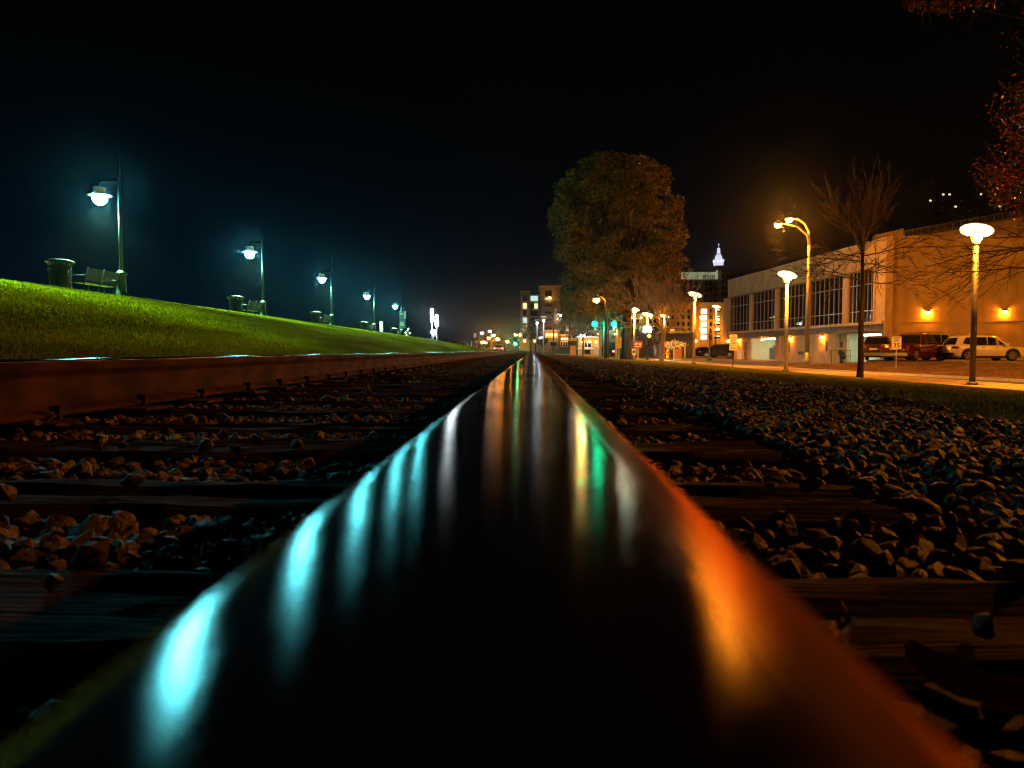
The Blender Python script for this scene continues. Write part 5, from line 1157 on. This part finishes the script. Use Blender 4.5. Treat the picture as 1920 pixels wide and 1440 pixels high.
# dark hipped pavilion
Y = 96; A = P(1236, 669, Y); t = thing('dark_pavilion', 'low dark building with a hipped roof behind the brick planter', 'building', (A.x, Y, A.z)); f = lambda px, py: (P(px, py, Y).x - A.x, P(px, py, Y).z - A.z)
wx, wz = f(1301, 625); part('wall', MB().box(0, wx, 0, 8, -.2, wz), M['darkpaint'], t)
rz1 = f(0, 614)[1]; rp = [(-.3, -.4, wz + .01), (wx + .3, -.4, wz + .01), (wx + .3, 8.4, wz + .01), (-.3, 8.4, wz + .01), (wx * .2, 4, rz1), (wx * .65, 4, rz1)]
part('roof', MB().add(rp, [(3, 2, 1, 0), (0, 1, 5, 4), (1, 2, 5), (2, 3, 4, 5), (3, 0, 4)]), M['roof'], t)
part('skylight', MB().box(f(1266, 0)[0], f(1273, 0)[0], .9, 1.2, wz + .3, wz + .55), M['kerb'], t)
# tall orange parking structure with lit stair glass
Y = 135; A = P(1238, 672, Y); t = thing('orange_midrise', 'orange lit mid rise building with a column of glowing stair windows', 'building', (A.x, Y, -.9)); f = lambda px, py: (P(px, py, Y).x - A.x, P(px, py, Y).z + .9)
x1, z1 = f(1366, 572); part('wall', MB().box(0, x1, 0, 12, 0, z1), M['ochre'], t); part('parapet', MB().box(-.1, x1 + .1, -.15, 12, z1 + .01, z1 + .5), M['render2'], t)
for y in (581, 593, 605, 617, 629): 
    part('stair_window', MB().box(f(1321, 0)[0], f(1332, 0)[0], -.1, .02, f(0, y + 9)[1], f(0, y)[1]), M['e_winst'] if 'e_winst' in M else M.setdefault('e_winst', lamp_mat('lit_stair_window', (.85, .95, 1.0), 1.5)), t)
    part('deck_opening', MB().box(f(1346, 0)[0], f(1358, 0)[0], -.1, .02, f(0, y + 6)[1], f(0, y)[1]), M['winddark'], t); part('deck_light', MB().box(f(1347, 0)[0], f(1357, 0)[0], -.14, -.101, f(0, y + 3)[1], f(0, y + 1)[1]), M['e_winc'], t)
    for xx in (1246, 1256, 1266, 1276, 1286, 1296, 1308, 1338): part('window', MB().box(f(xx, 0)[0], f(xx + 3.5, 0)[0], -.08, .02, f(0, y + 7)[1], f(0, y)[1]), M['winddark'], t)
for xx in (1303, 1316, 1334, 1343): part('pier', MB().box(f(xx, 0)[0], f(xx + 2, 0)[0], -.3, -.002, 0, z1), M['ochre'], t)
for px_, py_ in ((1252, 640), (1300, 640), (1312, 618), (1341, 618), (1362, 640), (1341, 600), (1312, 596)):  # lamps added to throw orange light on this facade
    q_ = f(px_, py_); part('wall_or_fill_lamp', MB().lathe([(.1, .25), (.34, .1), (.3, -.1), (.1, -.2)], 8, (q_[0], -1.5, q_[1])), M['e_wallfill'], t); part('fill_lamp_bracket', MB().bar((q_[0], -1.5, q_[1] + .28), (q_[0], 0, q_[1] + .4), .12), M['darkpaint'], t)
# dark office tower with the crown's lighting put into its own emission
Y = 220; A = P(1240, 672, Y); t = thing('office_tower', 'dark brown office tower with a lit pale crown panel on its roof', 'building', (A.x, Y, -.9)); f = lambda px, py: (P(px, py, Y).x - A.x, P(px, py, Y).z + .9)
x0, z0 = f(1262, 524); x1, _ = f(1352, 524); x2, z2 = f(1440, 512)
part('left_block', MB().box(x0, x1, 0, 20, 0, z0), M['offwall'], t); part('right_block', MB().box(x1 + .01, x2, -1.5, 20, 0, z2), M['offwall'], t)
part('cornice', MB().box(x1 - .3, x2, -2, 20, z2 + .01, z2 + .7), M['offwall'], t)
part('crown_panel', MB().box(f(1284, 0)[0], f(1351, 0)[0], .3, 1.0, z0 + .01, f(0, 513.5)[1]), M['e_crown'], t); part('crown_end', MB().box(f(1349, 0)[0], f(1352, 0)[0], -.6, .28, z0 + .01, f(0, 511)[1]), M['e_crown'], t)
for k in range(6): xx = 1325 + k * 4; part('crown_slot', MB().box(f(xx, 0)[0], f(xx + 2, 0)[0], .22, .29, z0 + .01, f(0, 519)[1]), M['darkpaint'], t)
part('roof_tank', MB().lathe([(.5, z0), (.5, z0 + 2.6), (1.0, z0 + 2.8), (1.0, z0 + 3.6)], 8, (f(1305, 0)[0], 3, 0)), M['aptwall'], t)
winrow(t, [f(x, 0)[0] for x in (1291, 1300, 1309, 1318, 1330.5, 1339, 1347.5)], [f(0, y)[1] for y in (535, 546, 557, 568)], 1.0, 1.35, 0, {(2, 3): 'e_winw'})
winrow(t, [f(x, 0)[0] for x in range(1360, 1436, 8)], [f(0, y)[1] for y in (522, 533, 544, 555, 566)], .8, 1.3, -1.5)
# lantern spire behind, its floodlighting put into the stone's emission
Y = 330; A = P(1347, 502, Y); t = thing('lantern_spire', 'white glowing domed lantern tower top above the dark office roofs', 'tower', (A.x, Y, 0)); f = lambda px, py: (P(px, py, Y).x - A.x, P(px, py, Y).z)
hw_ = f(1361, 0)[0]; zz = lambda y: f(0, y)[1]
part('tower_shaft', MB().box(-hw_, hw_, -hw_, hw_, -1, zz(502.5)), M['offwall'], t)
part('lantern_base', MB().box(-hw_, hw_, -hw_, hw_, zz(502), zz(496)), M['e_spire'], t)
for sx in (-1, 1):
    for sy in (-1, 1): part('corner_turret', MB().box(sx * hw_ * .86 - .5, sx * hw_ * .86 + .5, sy * hw_ * .86 - .5, sy * hw_ * .86 + .5, zz(496), zz(491)), M['e_spire'], t)
part('dome', MB().lathe([(hw_ * .92, zz(495.5)), (hw_ * .95, zz(491)), (hw_ * .84, zz(486)), (hw_ * .62, zz(482.5)), (hw_ * .5, zz(482))], 16), M['e_spire'], t)
part('drum', MB().lathe([(hw_ * .46, zz(480.8)), (hw_ * .42, zz(477.8))], 12), M['e_spire'], t); part('lantern', MB().lathe([(hw_ * .40, zz(477)), (hw_ * .36, zz(471)), (hw_ * .2, zz(469.5))], 12), M['e_spire'], t)
part('neck', MB().lathe([(hw_ * .12, zz(469.5)), (.2, zz(467))], 8), M['offwall'], t); part('finial', MB().lathe([(.1, zz(467)), (hw_ * .13, zz(465)), (.1, zz(461.5))], 8), M['e_spire'], t)
part('ring', MB().lathe([(hw_ * .55, zz(481.9)), (hw_ * .55, zz(481))], 12), M['darkpaint'], t)
# dark tower at the right with a few lit windows
Y = 150; A = P(1746, 600, Y); t = thing('dark_tower', 'nearly black tower block with a few small lit windows at the right edge', 'building', (A.x, Y, -.9)); f = lambda px, py: (P(px, py, Y).x - A.x, P(px, py, Y).z + .9)
part('wall', MB().box(0, f(2020, 0)[0], 0, 20, 0, f(0, 352)[1]), M['roof'], t); part('parapet', MB().box(-.2, f(2020, 0)[0], -.2, 20, f(0, 352)[1] + .01, f(0, 352)[1] + .8), M['roof'], t)
rr_ = random.Random(8)
for px in range(1752, 1920, 12):
    for py in (362, 373, 384, 395, 406):
        lit = (px, py) in ((1752, 384), (1788, 373), (1800, 395), (1776, 373), (1848, 373), (1884, 395))
        part('window', MB().box(f(px, 0)[0], f(px + (3.5 if not lit else 4), 0)[0], -.08, .02, f(0, py + 3)[1], f(0, py)[1]), M['e_winw'] if lit else M['winddark'], t, 'lit window' if lit else None)
# tree line and low bank in the dark distance at left
V, Fc = leafcloud(16000, np.array([[-70 + i * 4 + rs.uniform(-1, 1), 300 + rs.uniform(-8, 8), 1.2 + rs.uniform(-.5, 1.6)] for i in range(19)]), rs.uniform(2.0, 3.6, 19), 1.0, rs)
o = link('far_treeline', quickmesh('far_treeline', V, Fc, M['leaf'], 4)); o['kind'] = 'stuff'
t = thing('low_warehouse', 'long low dark building beyond the distant orange street lights', 'building', (P(905, 659, 340).x, 340, -.5)); part('wall', MB().box(0, P(978, 0, 340).x - P(905, 0, 340).x, 0, 12, 0, 5.6), M['aptwall'], t); part('roof', MB().box(-.3, P(978, 0, 340).x - P(905, 0, 340).x + .3, -.3, 12, 5.61, 6.1), M['roof'], t)

# ------------------------------------------------------------------ night air
if HAZE:
    hz_ = MB().box(-180, 190, -30, 420, -2.2, 62)
    hm = bpy.data.materials.new('night_haze'); hm.use_nodes = True; tt = hm.node_tree; tt.nodes.clear(); vo = tt.nodes.new('ShaderNodeVolumePrincipled'); oo = tt.nodes.new('ShaderNodeOutputMaterial')
    vo.inputs['Color'].default_value = (.85, .9, 1, 1); vo.inputs['Density'].default_value = HAZE; vo.inputs['Anisotropy'].default_value = .965; tt.links.new(vo.outputs[0], oo.inputs['Volume'])
    h = struct('haze', hz_.mesh('haze', hm), 'stuff')
